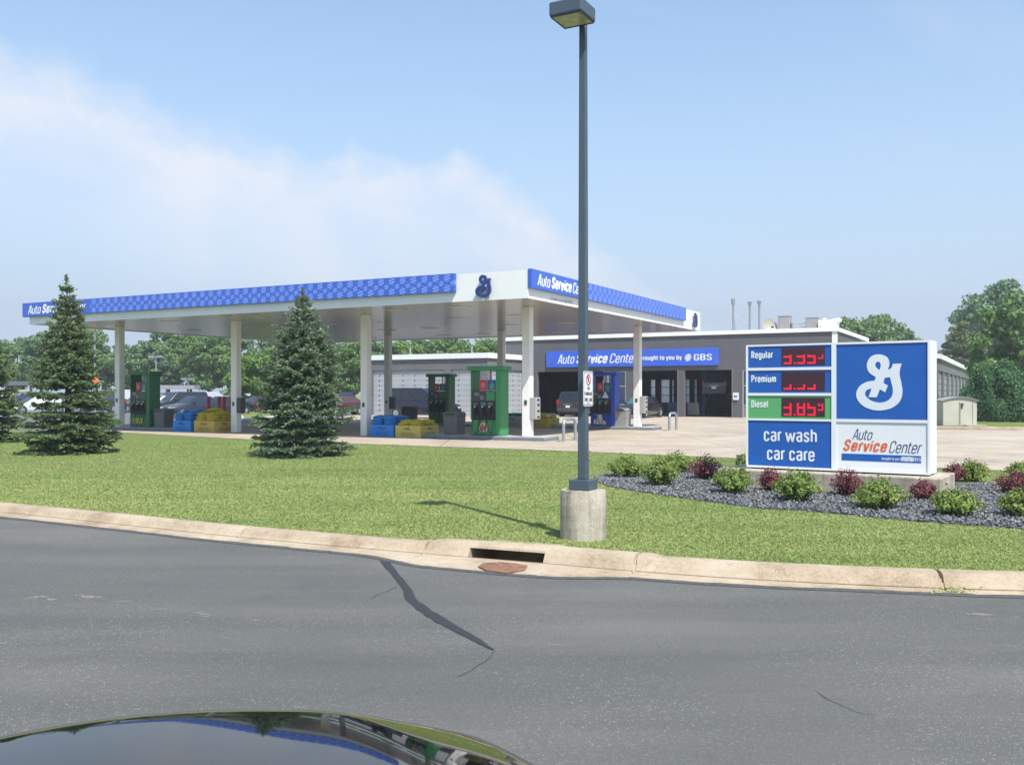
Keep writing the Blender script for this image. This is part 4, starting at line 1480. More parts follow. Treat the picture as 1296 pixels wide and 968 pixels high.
# rear wing running away to the right
rw = ST('rear_wing', 0, 0, 0, 0, 'long grey rear wing with a row of overhead doors behind the white shed', 'building')
RX, RY0, RY1 = 10.5, 45.3, 96.0
mb = MB()
mb.box(BX1 + .003, RX, RY0, RY0 + .3, PZ - .02, 4.36)
mb.box(RX - .3, RX, RY0 + .302, RY1, 3.5, 4.36)
y = RY0 + .302
rdoors = [(RY0 + 1.0 + k * 6.2, RY0 + 6.2 + k * 6.2) for k in range(8)]
for a, b in rdoors:
    mb.box(RX - .3, RX, y, a, PZ - .02, 3.498)
    y = b
mb.box(RX - .3, RX, y, RY1, PZ - .02, 3.498)
mb.box(-10, RX - .302, RY1 - .3, RY1, PZ - .02, 4.36)
mb.build('wall', WALL2, rw)
for a, b in rdoors:
    panel_door(b - a - .004, 3.34, rw, (RX - .16, a + .002, PZ), R(90), 5, 7, mat('rear_door', (.27, .28, .285), .5, var=.1))
mb = MB(); mb.box(RX - .4, RX + .2, RY0 - .15, RY1 + .15, 4.362, 4.72); mb.box(BX1 + .13, RX - .402, RY0 - .15, RY0 + .4, 4.362, 4.72)
mb.build('roof_edge', ROOFW, rw)
mb = MB(); mb.box(-10, RX - .41, BACK + .13, RY1, 4.5, 4.6); mb.box(BX1 + .13, RX - .41, RY0 + .41, BACK + .128, 4.5, 4.6)
mb.build('roof', ROOFW, rw)

# things on the roof
MAST = mat('mast_steel', (.25, .26, .27), .5, .2)
def roofpt(px, row, y):
    k = (px - 648) / F
    b = S(0, y)
    x = (k * b.y - b.x) / (cR - k * sR)
    p = S(x, y)
    return x, H + (HZ - row) * p.y / F


for i, (px, rt, lab) in enumerate(((928, 378, 'tallest thin vent mast on the flat roof with a guy wire'), (949, 382, 'middle thin vent mast on the flat roof'), (961, 381, 'vent mast on the flat roof nearest the satellite dish'))):
    y = FY + 4
    x, zt = roofpt(px, rt, y)
    t = ST('vent_mast', x, y, 5.85, 0, lab, 'vent mast', 'vent masts on the roof')
    h = zt - 5.85
    mb = MB(); mb.cyl((0, 0, 0), (0, 0, h - .3), .07, n=10); mb.build('mast', MAST, t, smooth=50)
    mb = MB(); mb.lathe([(.07, h - .52), (.075, h - .45), (.155, h - .38), (.155, h - .02), (.13, h)] if i == 0 else [(.075, h - .46), (.09, h - .30), (.17, h - .06), (.17, h), (.15, h), (.08, h - .22)], (0, 0, 0), 14); mb.build('cowl', MAST, t, smooth=30)
    if i == 0:
        mb = MB(); mb.cyl((.05, 0, h - 1.15), (1.75, .1, .30), .018, n=6); mb.cyl((.02, 0, h - 1.1), (.22, .1, 0), .03, n=6); mb.build('guy_wire', MAST, t)
y = FY + 2.5
x, zt = roofpt(972, 417, y)
t = ST('satellite_dish', x, y, 5.85, R(-10), 'pale round satellite dish on the flat roof', 'satellite dish')
mb = MB()
rings = [(r_, .28 * (r_ / .62) ** 2) for r_ in (.0001, .2, .35, .5, .62)]
mb.lathe([(r_, z_) for r_, z_ in rings] + [(r_ * .98, z_ - .02) for r_, z_ in rings[::-1]], (0, 0, 0), 24)
d = mb.build('dish', mat('dish_cream', (.40, .37, .32), .5), t, (0, 0, .62), smooth=60)
d.rotation_euler = (R(70), 0, R(58))
mb = MB(); mb.cyl((.0, .1, 0), (0, .1, .55), .04, n=8); mb.build('mount', STEEL, t)
mb = MB(); mb.cyl((.05, -.05, .35), (.52, -.48, .62), .02, n=6); mb.box(.46, .62, -.56, -.42, .56, .68); mb.build('feed_arm', DARKPLASTIC, t)
for px0, px1, rt, lab, nm in ((986, 1001, 400, 'tall grey louvred unit on the flat roof', 'roof_fan'), (1021, 1036, 402, 'squat grey air unit on the flat roof behind the parapet', 'air_unit')):
    y = FY + 3
    xa, zt = roofpt(px0, rt, y); xb, _ = roofpt(px1, rt, y)
    t = ST(nm, (xa + xb) / 2, y, 5.85, 0, lab, 'roof unit', 'units on the roof')
    w = (xb - xa) / 2
    mb = MB(); mb.box(-w, w, -w, w, 0, zt - 5.93); mb.build('cabinet', mat('unit_grey', (.30, .285, .275), .6, var=.08), t, bevel=.04)
    mb = MB(); mb.box(-w * 1.06, w * 1.06, -w * 1.06, w * 1.06, zt - 5.928, zt - 5.85); mb.build('cover', GREYBOX, t, bevel=.02)
    mb = MB()
    for k in range(8):
        mb.box(w + .002, w + .03, -w * .85, w * .85, .12 + k * .11, .16 + k * .11)
    mb.build('louvre', DARKPLASTIC, t)
y = FY + 2.6
xa, zt = roofpt(1037, 403, y); xb, _ = roofpt(1064, 403, y)
t = ST('roof_duct', xa, y, 5.85, 0, 'white angular duct housing on the roof corner', 'duct')
w = xb - xa
mb = MB()
q = (zt - 5.85) / .62
mb.prism([(.02, 0), (w * .8, 0), (w * .90, .45 * q), (w, .50 * q), (w, .60 * q), (w * .75, .58 * q), (w * .5, .53 * q), (w * .35, .53 * q), (w * .28, .62 * q), (w * .16, .50 * q), (.02, .56 * q)], 'y', -.5, .5)
mb.build('housing', ROOFW, t)
mb = MB(); mb.cyl((w * .3, -.55, .05), (w * .15, -.55, .75), .06, n=8); mb.build('strut', ROOFW, t)
y = FY + 3
xa, zp = roofpt(1002, 410, y); xb, _ = roofpt(1020, 410, y)
mb = MB()
for z in (zp - 5.85 - .25, zp - 5.85):
    mb.cyl((0, 0, z), (xb - xa, 0, z), .045, n=6)
for q in (.1, .6):
    mb.cyl(((xb - xa) * q, 0, 0), ((xb - xa) * q, 0, zp - 5.85), .03, n=6)
tag(mb.build('pipe_rail', STEEL, None, S(xa, y, 5.85), RZ), 'pair of thin pipes running between the two roof units', 'pipes')

# small shed on the grass strip
Y = 50.5
X0, X1 = (1189 - 648) / F * Y, (1231.5 - 648) / F * Y
t = empty('storage_shed', ((X0 + X1) / 2, Y, GZ), R(-8), 'small cream plastic storage shed with a curved grey roof on the grass strip', 'shed')
w = (X1 - X0) / 2 - .05
SHED = mat('shed_cream', (.50, .47, .40), .6, var=.06, vscale=2)
mb = MB(); mb.hexa([(-w, -.6, 0), (w, -.6, 0), (w, .6, 0), (-w, .6, 0)], [(-w, -.6, 1.28), (w, -.6, 1.28), (w, .6, 1.28), (-w, .6, 1.28)]); mb.build('body', SHED, t, bevel=.02)
mb = MB()
arc = [(-w - .08 + (2 * w + .16) * i / 12, 1.285 + .20 * math.sin(math.pi * i / 12)) for i in range(13)]
mb.prism(arc + [(a, b + .04) for a, b in arc[::-1]], 'y', -.68, .68)
mb.build('roof', mat('shed_roof', (.30, .31, .31), .6), t)
mb = MB(); mb.prism([(a * .97, b - .004) for a, b in arc] , 'y', -.59, .59); mb.build('gable', SHED, t)
mb = MB(); mb.box(-.03, .03, -.625, -.602, .1, 1.24); mb.build('door_gap', mat('shed_gap', (.30, .28, .24), .7), t)
mb = MB(); mb.cyl((.10, -.63, 1.12), (.10, -.66, 1.12), .07, n=10); mb.box(.07, .13, -.66, -.605, .92, 1.1); mb.build('latch', DARKPLASTIC, t)
mb = MB(); mb.box(w * .75, w * .75 + .03, -.63, -.603, .0, 1.27); mb.build('post', SHED, t)
mb = MB(); mb.box(-.5, .5, -.35, .35, 0, .05)
tag(mb.build('concrete_pad', CAST, None, ((1234 - 648) / F * 49.6, 49.6, GZ), R(-8)), 'pale flat slab on the grass at the corner of the shed', 'slab')

# ------------------------------------------------------------------ price sign
wv = Vector((.8345, -.551, 0)); pv = Vector((.551, .8345, 0))
SFR = Vector((6.97, 15.8, 0))
SL = 3.16
s0 = SFR - wv * SL
srz = math.atan2(-.551, .8345)
ps = empty('price_sign', (s0.x, s0.y, 0), srz, 'wide blue and white fuel price sign on a concrete plinth among shrubs', 'sign')
Z0, Z1 = .48, 2.73
HH = Z1 - Z0
mb = MB(); mb.box(-.42, SL + .22, -.34, 1.10, .05, .452)
mb.build('plinth', CAST, ps, bevel=.02)
mb = MB(); mb.box(0.08, SL - .08, .1, .56, .453, Z0 - .002); mb.build('base_rail', DARKPLASTIC, ps)
mb = MB(); mb.box(0, SL, .03, .65, Z0, Z1); cab = mb.build('cabinet', WHITE_SIGN, ps, bevel=.012)
MID = .505 * SL


def fz(f): return Z1 - f * HH


def spanel(x0, x1, f0, f1, m, name, lab=None):
    mb = MB(); mb.box(x0, x1, .012, .0285, fz(f1), fz(f0))
    return mb.build(name, m, ps, label=lab)


# proud white frame bars of the cabinet
mb = MB()
for a, b, f0, f1 in ((0, .035, 0, 1), (SL - .035, SL, 0, 1), (MID - .045, MID + .035, 0, 1)):
    mb.box(a, b, -.005, .0285, fz(f1), fz(f0))
for a, b, f0, f1 in ((.036, MID - .046, 0, .014), (.036, MID - .046, .188, .210), (.036, MID - .046, .393, .415), (.036, MID - .046, .600, .616), (.036, MID - .046, .984, 1),
                     (MID + .036, SL - .036, 0, .016), (MID + .036, SL - .036, .595, .618), (MID + .036, SL - .036, .985, 1)):
    mb.box(a, b, -.004, .0285, fz(f1), fz(f0))
mb.build('frame', WHITE_SIGN, cab)
px0, px1 = .038, MID - .048
rows = ((.016, .186, BLUE_SIGN, 'Regular', '3.35', '9', .47), (.212, .391, BLUE_SIGN, 'Premium', '3.55', '9', .20), (.417, .598, GREEN_SIGN, 'Diesel', '3.85', '9', .62))
SEG = {'0': 'abcdef', '1': 'bc', '2': 'abged', '3': 'abgcd', '4': 'fgbc', '5': 'afgcd', '6': 'afgedc', '7': 'abc', '8': 'abcdefg', '9': 'abcdfg'}


def seg_rects(ch, x, w, z, h, th):
    r = []
    for s in SEG[ch]:
        if s == 'a': r.append((x, x + w, z + h - th, z + h))
        if s == 'g': r.append((x, x + w, z + h / 2 - th / 2, z + h / 2 + th / 2))
        if s == 'd': r.append((x, x + w, z, z + th))
        if s == 'f': r.append((x, x + th, z + h / 2 + th * .6, z + h - th * 1.1))
        if s == 'b': r.append((x + w - th, x + w, z + h / 2 + th * .6, z + h - th * 1.1))
        if s == 'e': r.append((x, x + th, z + th * 1.1, z + h / 2 - th * .6))
        if s == 'c': r.append((x + w - th, x + w, z + th * 1.1, z + h / 2 - th * .6))
    return r


for f0, f1, m, word, price, small, lit in rows:
    p = spanel(px0, px1, f0, f1, m, 'price_panel', word.lower() + ' price panel with a red display')
    hh = (f1 - f0) * HH
    text(word, 'lettering', WHITE_SIGN, p, w={'Regular': .40, 'Premium': .46, 'Diesel': .31}[word], h=.135, loc=(px0 + .06, .011, fz(f0) - .215), wt=.16, ext=.004)
    dx0, dx1 = px0 + .415 * (px1 - px0), px0 + .925 * (px1 - px0)
    dz0, dz1 = fz(f1) + hh * .10, fz(f0) - hh * .08
    mb = MB(); mb.box(dx0, dx1, .004, .0118, dz0, dz1); disp = mb.build('display', LEDDIM, p)
    # the display is lit from below up to the height the photograph shows
    dh = (dz1 - dz0) * .92
    dw = .145
    zlim = dz0 + .012 + dh * (lit + .12)
    mb = MB()
    x = dx0 + .035
    rects = []
    for ch in price:
        if ch == '.':
            rects.append((x, x + .03, dz0 + .015, dz0 + .045)); x += .055
        else:
            rects += seg_rects(ch, x, dw, dz0 + .015, dh * .93, .034); x += dw + .042
    rects += seg_rects(small, x, .09, dz0 + .015 + dh * .30, dh * .62, .022)
    rects += seg_rects('0', x + .0, .09, dz0 + .015, dh * .24, .018) if False else []
    for a, b, c_, d_ in rects:
        d_ = min(d_, zlim)
        if d_ - c_ > .004:
            # rows of lamps
            mb.box(a, b, .0005, .0038, c_, d_)
    mb.build('digits', LEDRED, disp)
p = spanel(px0, px1, .618, .982, BLUE_SIGN, 'service_panel')
text('car wash', 'lettering', WHITE_SIGN, p, w=.96, h=.245, loc=((px0 + px1) / 2 + .02, .011, fz(.785)), align='CENTER', wt=.125, ext=.004)
text('car care', 'lettering', WHITE_SIGN, p, w=.86, h=.245, loc=((px0 + px1) / 2 + .03, .011, fz(.935)), align='CENTER', wt=.125, ext=.004)
qx0, qx1 = MID + .038, SL - .038
p = spanel(qx0, qx1, .018, .593, BLUE_SIGN, 'emblem_panel')
emblem('emblem', mat('emblem_white', (.74, .78, .82), .4), p, .965, .006, ((qx0 + qx1) / 2 - .03, .0115, fz(.312)))
p = spanel(qx0, qx1, .620, .983, WHITE_SIGN, 'name_panel')
NAVYT = mat('navy_text', (.05, .08, .17), .5)
ORT = mat('coral_text', (.72, .16, .06), .5)
text('Auto', 'lettering', NAVYT, p, w=.315, h=.185, loc=(qx0 + .27, .011, fz(.752)), shear=.25, wt=.075, ext=.003)
text('Service', 'lettering', ORT, p, w=.72, h=.205, loc=(qx0 + .105, .011, fz(.842)), shear=.25, wt=.17, ext=.003)
text('Center', 'lettering', NAVYT, p, w=.485, h=.205, loc=(qx0 + .87, .011, fz(.846)), shear=.25, wt=.075, ext=.003)
mb = MB(); mb.box(qx0 + .09, qx1 - .10, .008, .0117, fz(.915), fz(.862)); bar = mb.build('bar', BLUE_SIGN, p)
text('brought to you by', 'lettering', WHITE_SIGN, bar, w=.34, h=.050, loc=(qx0 + .76, .0075, fz(.901)), wt=.11, ext=.0005)
globe('globe_emblem', WHITE_SIGN, bar, .038, (qx0 + 1.175, .0075, fz(.888)), depth=.001)
text('GBS', 'lettering', WHITE_SIGN, bar, w=.155, h=.058, loc=(qx0 + 1.235, .0075, fz(.902)), wt=.10, ext=.0005)

# cable box behind the sign
P0 = W(934.5, 590, .14)
t = empty('utility_pedestal', (P0.x, P0.y, GZ), srz, 'small dark green grey utility post behind the left end of the price sign', 'utility post')
mb = MB(); mb.box(-.04, .04, -.04, .04, 0, .26); mb.build('post', GREYBOX, t, bevel=.01)
mb = MB(); mb.box(-.047, .047, -.047, .047, .262, .30); mb.build('cap', GREYBOX, t, bevel=.01)

# ------------------------------------------------------------------ lamp post and its sign
lx, ly = .85, 11.3
lp = empty('lamp_post', (lx, ly, GZ), RZ, 'tall square slate grey lamp post on a round concrete base', 'lamp post')
mb = MB(); mb.lathe([(.275, -.1), (.275, .30), (.272, .55), (.262, .575), (0, .578)], (0, 0, 0), 48)
mb.build('concrete_base', CAST, lp, smooth=50)
mb = MB(); mb.box(-.132, .132, -.132, .132, .579, .70); mb.build('base_cover', POLE, lp, bevel=.008)
mb = MB(); mb.hexa([(-.052, -.052, .702), (.052, -.052, .702), (.052, .052, .702), (-.052, .052, .702)], [(-.038, -.038, 6.12), (.038, -.038, 6.12), (.038, .038, 6.12), (-.038, .038, 6.12)])
pl_ = mb.build('pole', POLE, lp, bevel=.006)
mb = MB(); mb.box(.0505, .058, -.028, .028, .94, 1.09); mb.build('hand_hole_cover', POLE, pl_, bevel=.003)
zb = 6.19 - GZ
mb = MB(); mb.box(-.03, .03, -.11, .03, zb + .02, zb + .12); mb.build('arm', POLE, lp)
mb = MB(); mb.box(-.205, .205, -.52, -.10, zb, zb + .165); hd = mb.build('lamp_head', POLE, lp, bevel=.02, seg=3)
mb = MB(); mb.box(-.18, .18, -.495, -.125, zb - .006, zb - .0005); mb.build('lens', LENS, hd)
mb = MB()
for a in ((-.19, -.18, -.505, -.115), (.18, .19, -.505, -.115)):
    mb.box(a[0], a[1], a[2], a[3], zb - .014, zb - .0005)
mb.box(-.179, .179, -.505, -.4955, zb - .014, zb - .0005); mb.box(-.179, .179, -.1245, -.115, zb - .014, zb - .0005)
mb.build('lens_frame', DARKPLASTIC, hd)

npz = H + (HZ - 514) * 11.25 / F
np_ = empty('parking_sign', (lx + cR * .062, ly + sR * .062, npz), RZ + R(90), 'white no parking sign with red and black print on the lamp post', 'sign')
SWD, SHT = .285, .415
mb = MB()
rad = .03
rc = []
for cx, cz, a0 in ((SWD / 2 - rad, rad, -90), (SWD / 2 - rad, SHT - rad, 0), (-SWD / 2 + rad, SHT - rad, 90), (-SWD / 2 + rad, rad, 180)):
    for k in range(5):
        a = R(a0 + 90 * k / 4)
        rc.append((cx + rad * math.cos(a), cz + rad * math.sin(a)))
mb.prism(rc, 'y', -.004, 0)
pl = mb.build('plate', PLATE, np_)
sc = [(x * .93, (z - SHT / 2) * .95 + SHT / 2) for x, z in rc]
si = [(x * .89, (z - SHT / 2) * .92 + SHT / 2) for x, z in rc]
poly_fill([sc, si], 'border', mat('sign_black', (.02, .02, .022), .5), pl, .0015, (0, -.0045, 0))
SB = MATS['sign_black']
RS = mat('sign_red', (.50, .02, .02), .5)
cz = SHT * .755
cir = lambda r: [(r * math.cos(t), cz + r * math.sin(t)) for t in np.linspace(0, 2 * math.pi, 33)[:-1]]
poly_fill([cir(.068), cir(.052)], 'ring', RS, pl, .0015, (0, -.0045, 0))
d = .052 * .7
poly_fill([[(-d - .006, cz + d - .004), (-d + .006, cz + d + .006), (d + .006, cz - d + .004), (d - .006, cz - d - .006)]], 'slash', RS, pl, .001, (0, -.0062, 0))
text('P', 'lettering', SB, pl, w=.038, h=.075, loc=(0, -.0043, cz - .038), align='CENTER', wt=.22, ext=.0005)
text('NO', 'lettering', SB, pl, w=.075, h=.042, loc=(0, -.0043, SHT * .46), align='CENTER', wt=.17, ext=.0005)
text('PARKING', 'lettering', SB, pl, w=.215, h=.045, loc=(0, -.0043, SHT * .30), align='CENTER', wt=.17, ext=.0005)
text('FIRE', 'lettering', SB, pl, w=.095, h=.045, loc=(-.060, -.0043, SHT * .13), align='CENTER', wt=.17, ext=.0005)
text('LANE', 'lettering', SB, pl, w=.105, h=.045, loc=(.062, -.0043, SHT * .13), align='CENTER', wt=.17, ext=.0005)
mb = MB(); mb.prism([(-.05, .035), (-.035, .043), (-.035, .038), (.035, .038), (.035, .043), (.05, .035), (.035, .027), (.035, .032), (-.035, .032), (-.035, .027)], 'y', -.0055, -.0043); mb.build('arrow', SB, pl)

# ------------------------------------------------------------------ vehicles
PAINT = {}


def paint(name, col, metal=.0):
    if name not in PAINT:
        PAINT[name] = mat('paint_' + name, col, .32, metal, coat=.8)
    return PAINT[name]


def quad_in(mb, q, u0, u1, v0, v1, off):
    a, b, c, d = [Vector(p) for p in q]
    n = (b - a).cross(d - a).normalized()
    f = lambda u, v: (a * (1 - u) + b * u) * (1 - v) + (d * (1 - u) + c * u) * v
    p = [f(u0, v0), f(u1, v0), f(u1, v1), f(u0, v1)]
    mb.add([x + n * off for x in p] + [x - n * .004 for x in p], [(0, 1, 2, 3), (7, 6, 5, 4), (0, 4, 5, 1), (1, 5, 6, 2), (2, 6, 7, 3), (3, 7, 4, 0)])


KINDS = {
    # length, width, profile of the lower body top (x from the nose, z), cabin base x0, x1, roof x0, x1, belt z, roof z, wheel r
    'sedan': dict(L=4.7, w=1.80, top=[(0, .62), (.12, .74), (1.25, .92), (1.5, .95), (3.7, 1.0), (4.55, .98), (4.7, .80)], cb=(1.22, 4.15), cr=(2.05, 3.35), belt=.95, roof=1.45, wr=.32, side=[(.30, .62), (.65, .93)]),
    'suv': dict(L=4.75, w=1.90, top=[(0, .72), (.10, .92), (1.15, 1.06), (1.35, 1.08), (4.4, 1.12), (4.7, 1.10), (4.75, .85)], cb=(1.15, 4.70), cr=(1.95, 4.42), belt=1.08, roof=1.80, wr=.37, side=[(.22, .44), (.47, .70), (.73, .95)]),
    'van': dict(L=5.0, w=1.95, top=[(0, .70), (.10, .92), (.95, 1.16), (1.10, 1.20), (4.9, 1.22), (4.98, 1.2), (5.0, .8)], cb=(.85, 4.97), cr=(2.15, 4.86), belt=1.20, roof=2.05, wr=.34, side=[(.20, .40), (.43, .64), (.67, .93)]),
}


def make_car(name, kind, pnt, label, cat, loc, rz, group=None, glass=None):
    K = KINDS[kind]
    L, w = K['L'], K['w']
    hw = w / 2
    glass = glass or GLASS
    t = empty(name, loc, rz, label, cat, group)

    # lower body: lofted sections from the nose (+x forward, centred)
    tops = K['top']
    V, Fs = [], []
    secs = []
    for x, z in tops:
        f = 1 - .10 * max(0, 1 - x / .5) ** 2 - .08 * max(0, 1 - (L - x) / .4) ** 2
        a = hw * f
        zb = .22 + .08 * max(0, 1 - x / .3) + .08 * max(0, 1 - (L - x) / .3)
        secs.append([(a * .90, zb), (a, zb + .12), (a * 1.0, zb + (z - zb) * .55), (a * .965, z - .07), (a * .90, z - .012), (a * .5, z + .012), (-a * .5, z + .012), (-a * .90, z - .012), (-a * .965, z - .07), (-a, zb + (z - zb) * .55), (-a, zb + .12), (-a * .90, zb)])
    m_ = len(secs[0])
    for (x, z), s in zip(tops, secs):
        V += [(L / 2 - x, p[0], p[1]) for p in s]
    for i in range(len(secs) - 1):
        for k in range(m_):
            Fs.append((i * m_ + k, i * m_ + (k + 1) % m_, (i + 1) * m_ + (k + 1) % m_, (i + 1) * m_ + k))
    Fs += [tuple(range(m_)), tuple(range((len(secs) - 1) * m_, len(secs) * m_))[::-1]]
    mb = MB(); mb.add(V, Fs)
    body = mb.build('body', pnt, t, smooth=38)
    # cabin shell
    b0, b1 = L / 2 - K['cb'][0], L / 2 - K['cb'][1]
    r0, r1 = L / 2 - K['cr'][0], L / 2 - K['cr'][1]
    zb, zr = K['belt'] - .06, K['roof']
    yb, yr = hw * .93, hw * .74
    if kind == 'van':
        yr = hw * .84
    B = [(b0, yb, zb), (b1, yb, zb), (b1, -yb, zb), (b0, -yb, zb)]
    T = [(r0, yr, zr), (r1, yr, zr), (r1, -yr, zr), (r0, -yr, zr)]
    mb = MB(); mb.hexa(B, T)
    mb.build('cabin', pnt, t, bevel=.07, seg=3, smooth=50)
    mb = MB(); quad_in(mb, [B[3], B[0], T[0], T[3]], .07, .93, .12, .93, .006); mb.build('windshield', glass, t)
    mb = MB(); quad_in(mb, [B[1], B[2], T[2], T[1]], .08, .92, .20 if kind == 'sedan' else .16, .90, .006); mb.build('rear_window', GLASS, t)
    for sgn in (1, -1):
        q = [B[0], B[1], T[1], T[0]] if sgn == 1 else [B[3], B[2], T[2], T[3]]
        for u0, u1 in K['side']:
            mb = MB(); quad_in(mb, q, u0, u1, .15, .88, .006 if sgn == -1 else -.006)
            mb.build('side_window', GLASS, t)
    wr = K['wr']
    for wx in (L / 2 - .88, -L / 2 + .92):
        for sgn in (1, -1):
            mb = MB(); mb.cyl((wx, sgn * (hw + .004), wr + .01), (wx, sgn * (hw - .05), wr + .01), wr + .075, n=20); mb.build('wheel_arch', DARKPLASTIC, t)
            mb = MB(); mb.cyl((wx, sgn * (hw + .02), wr), (wx, sgn * (hw - .2), wr), wr, n=20); wh = mb.build('wheel', RUBBER, t, bevel=.02)
            mb = MB(); mb.cyl((wx, sgn * (hw + .03), wr), (wx, sgn * (hw + .015), wr), wr * .66, n=16)
            for k in range(5):
                an = 2 * math.pi * k / 5
                mb.cyl((wx, sgn * (hw + .04), wr), (wx + math.cos(an) * wr * .6, sgn * (hw + .034), wr + math.sin(an) * wr * .6), .035, .03, 5)
            mb.build('rim', TREAD, wh)
    zt = tops[0][1]
    for sgn in (1, -1):
        mb = MB(); mb.box(L / 2 - .20, L / 2 + .004, sgn * hw * .62 - .17, sgn * hw * .62 + .17, zt - .06, zt + .08); mb.build('headlight', LAMPGLASS, t, bevel=.03)
        mb = MB()
        if kind == 'sedan':
            mb.box(-L / 2 - .006, -L / 2 + .2, sgn * hw * .68 - .18, sgn * hw * .68 + .18, .74, .90)
        else:
            mb.box(-L / 2 - .008, -L / 2 + .2, sgn * hw * .86 - .08, sgn * hw * .86 + .08, .86, 1.22)
        mb.build('taillight', TAILGLASS, t, bevel=.02)
    mb = MB(); mb.box(L / 2 - .12, L / 2 + .02, -hw * .45, hw * .45, .40, .56); mb.build('grille', BLACK, t, bevel=.02)
    mb = MB(); mb.box(-L / 2 - .03, -L / 2 + .15, -hw * .88, hw * .88, .38, .60); mb.build('bumper', DARKPLASTIC if kind != 'sedan' else pnt, t, bevel=.04)
    mb = MB(); mb.box(-L / 2 - .035, -L / 2 - .0, -.16, .16, .66, .80); mb.build('licence_plate', PLATE, t)
    if kind != 'sedan':
        mb = MB(); mb.box(-L / 2 - .03, -L / 2 - .0, -.35, .35, .86, .905); mb.build('trim', TREAD, t)
    for sgn in (1, -1):
        mb = MB(); mb.box(b0 - .62, b0 - .48, sgn * (hw + .02), sgn * (hw + .20), zb + .04, zb + .18); mb.build('mirror', pnt, t, bevel=.03)
    return t


p = S(-20.05, 23.4)
make_car('navy_van', 'van', paint('van_navy', (.008, .012, .035), .2), 'dark navy van parked side on before the pale garage doors', 'van', (p.x, p.y, PZ), RZ)
p = S(-12.6, 30.7 + 2.4)
make_car('black_suv', 'suv', paint('charcoal', (.028, .025, .028), .2), 'black sport utility vehicle seen from behind at the left bay', 'car', (p.x, p.y, PZ), RZ + R(90))
p = S(-7.4, 29.3 + 2.35)
make_car('black_sedan', 'sedan', paint('black', (.012, .012, .014)), 'black sedan facing out of the middle bay beside the hoop barrier', 'car', (p.x, p.y, PZ), RZ - R(90), glass=TEALGLASS)
p = S(-3.6, 36.3 + 2.4)
t = make_car('lifted_suv', 'suv', paint('charcoal', (.028, .025, .028)), 'dark vehicle raised on the lift inside the right hand bay', 'car', (p.x, p.y, PZ + 1.35), RZ + R(90))
lf = ST('car_lift', -3.6, 38.7, PZ, 0, 'two post vehicle lift inside the right hand bay', 'car lift')
for sgn in (-1, 1):
    mb = MB(); mb.box(sgn * 1.45 - .12, sgn * 1.45 + .12, -.15, .15, 0, 3.6); mb.build('post', mat('lift_blue', (.02, .05, .16), .5), lf)
mb = MB()
for sgn in (-1, 1):
    for yy in (-1.2, 1.2):
        mb.tube([(sgn * 1.40, 0, 1.45), (sgn * .7, yy, 1.50)], .06, 6)
mb.build('lift_arm', DARKPLASTIC, lf)
# workshop clutter one sees through the middle bays
def cart(x, y, lab, mcol, mname):
    t = ST('tool_cart', x, y, PZ, 0, lab, 'tool cart', 'tool carts inside the bays')
    mb = MB(); mb.box(-.4, .4, -.25, .25, .12, 1.0); b = mb.build('cabinet', mat(mname, mcol, .5), t, bevel=.02)
    mb = MB()
    for k in range(4):
        mb.box(-.36, .36, -.262, -.252, .18 + k * .2, .34 + k * .2)
    mb.build('drawer', DARKPLASTIC, b)
    for a, c in ((-.32, -.18), (.32, -.18), (-.32, .18), (.32, .18)):
        mb = MB(); mb.cyl((a - .02, c, .06), (a + .02, c, .06), .06, n=10); mb.build('caster', RUBBER, t)


cart(-5.0, 36.0, 'dark tool cart just inside the left edge of the right hand bay', (.08, .08, .085), 'cart_dark')
cart(-7.0, 37.5, 'blue tool cart inside the middle bay', (.03, .10, .42), 'cart_blue')

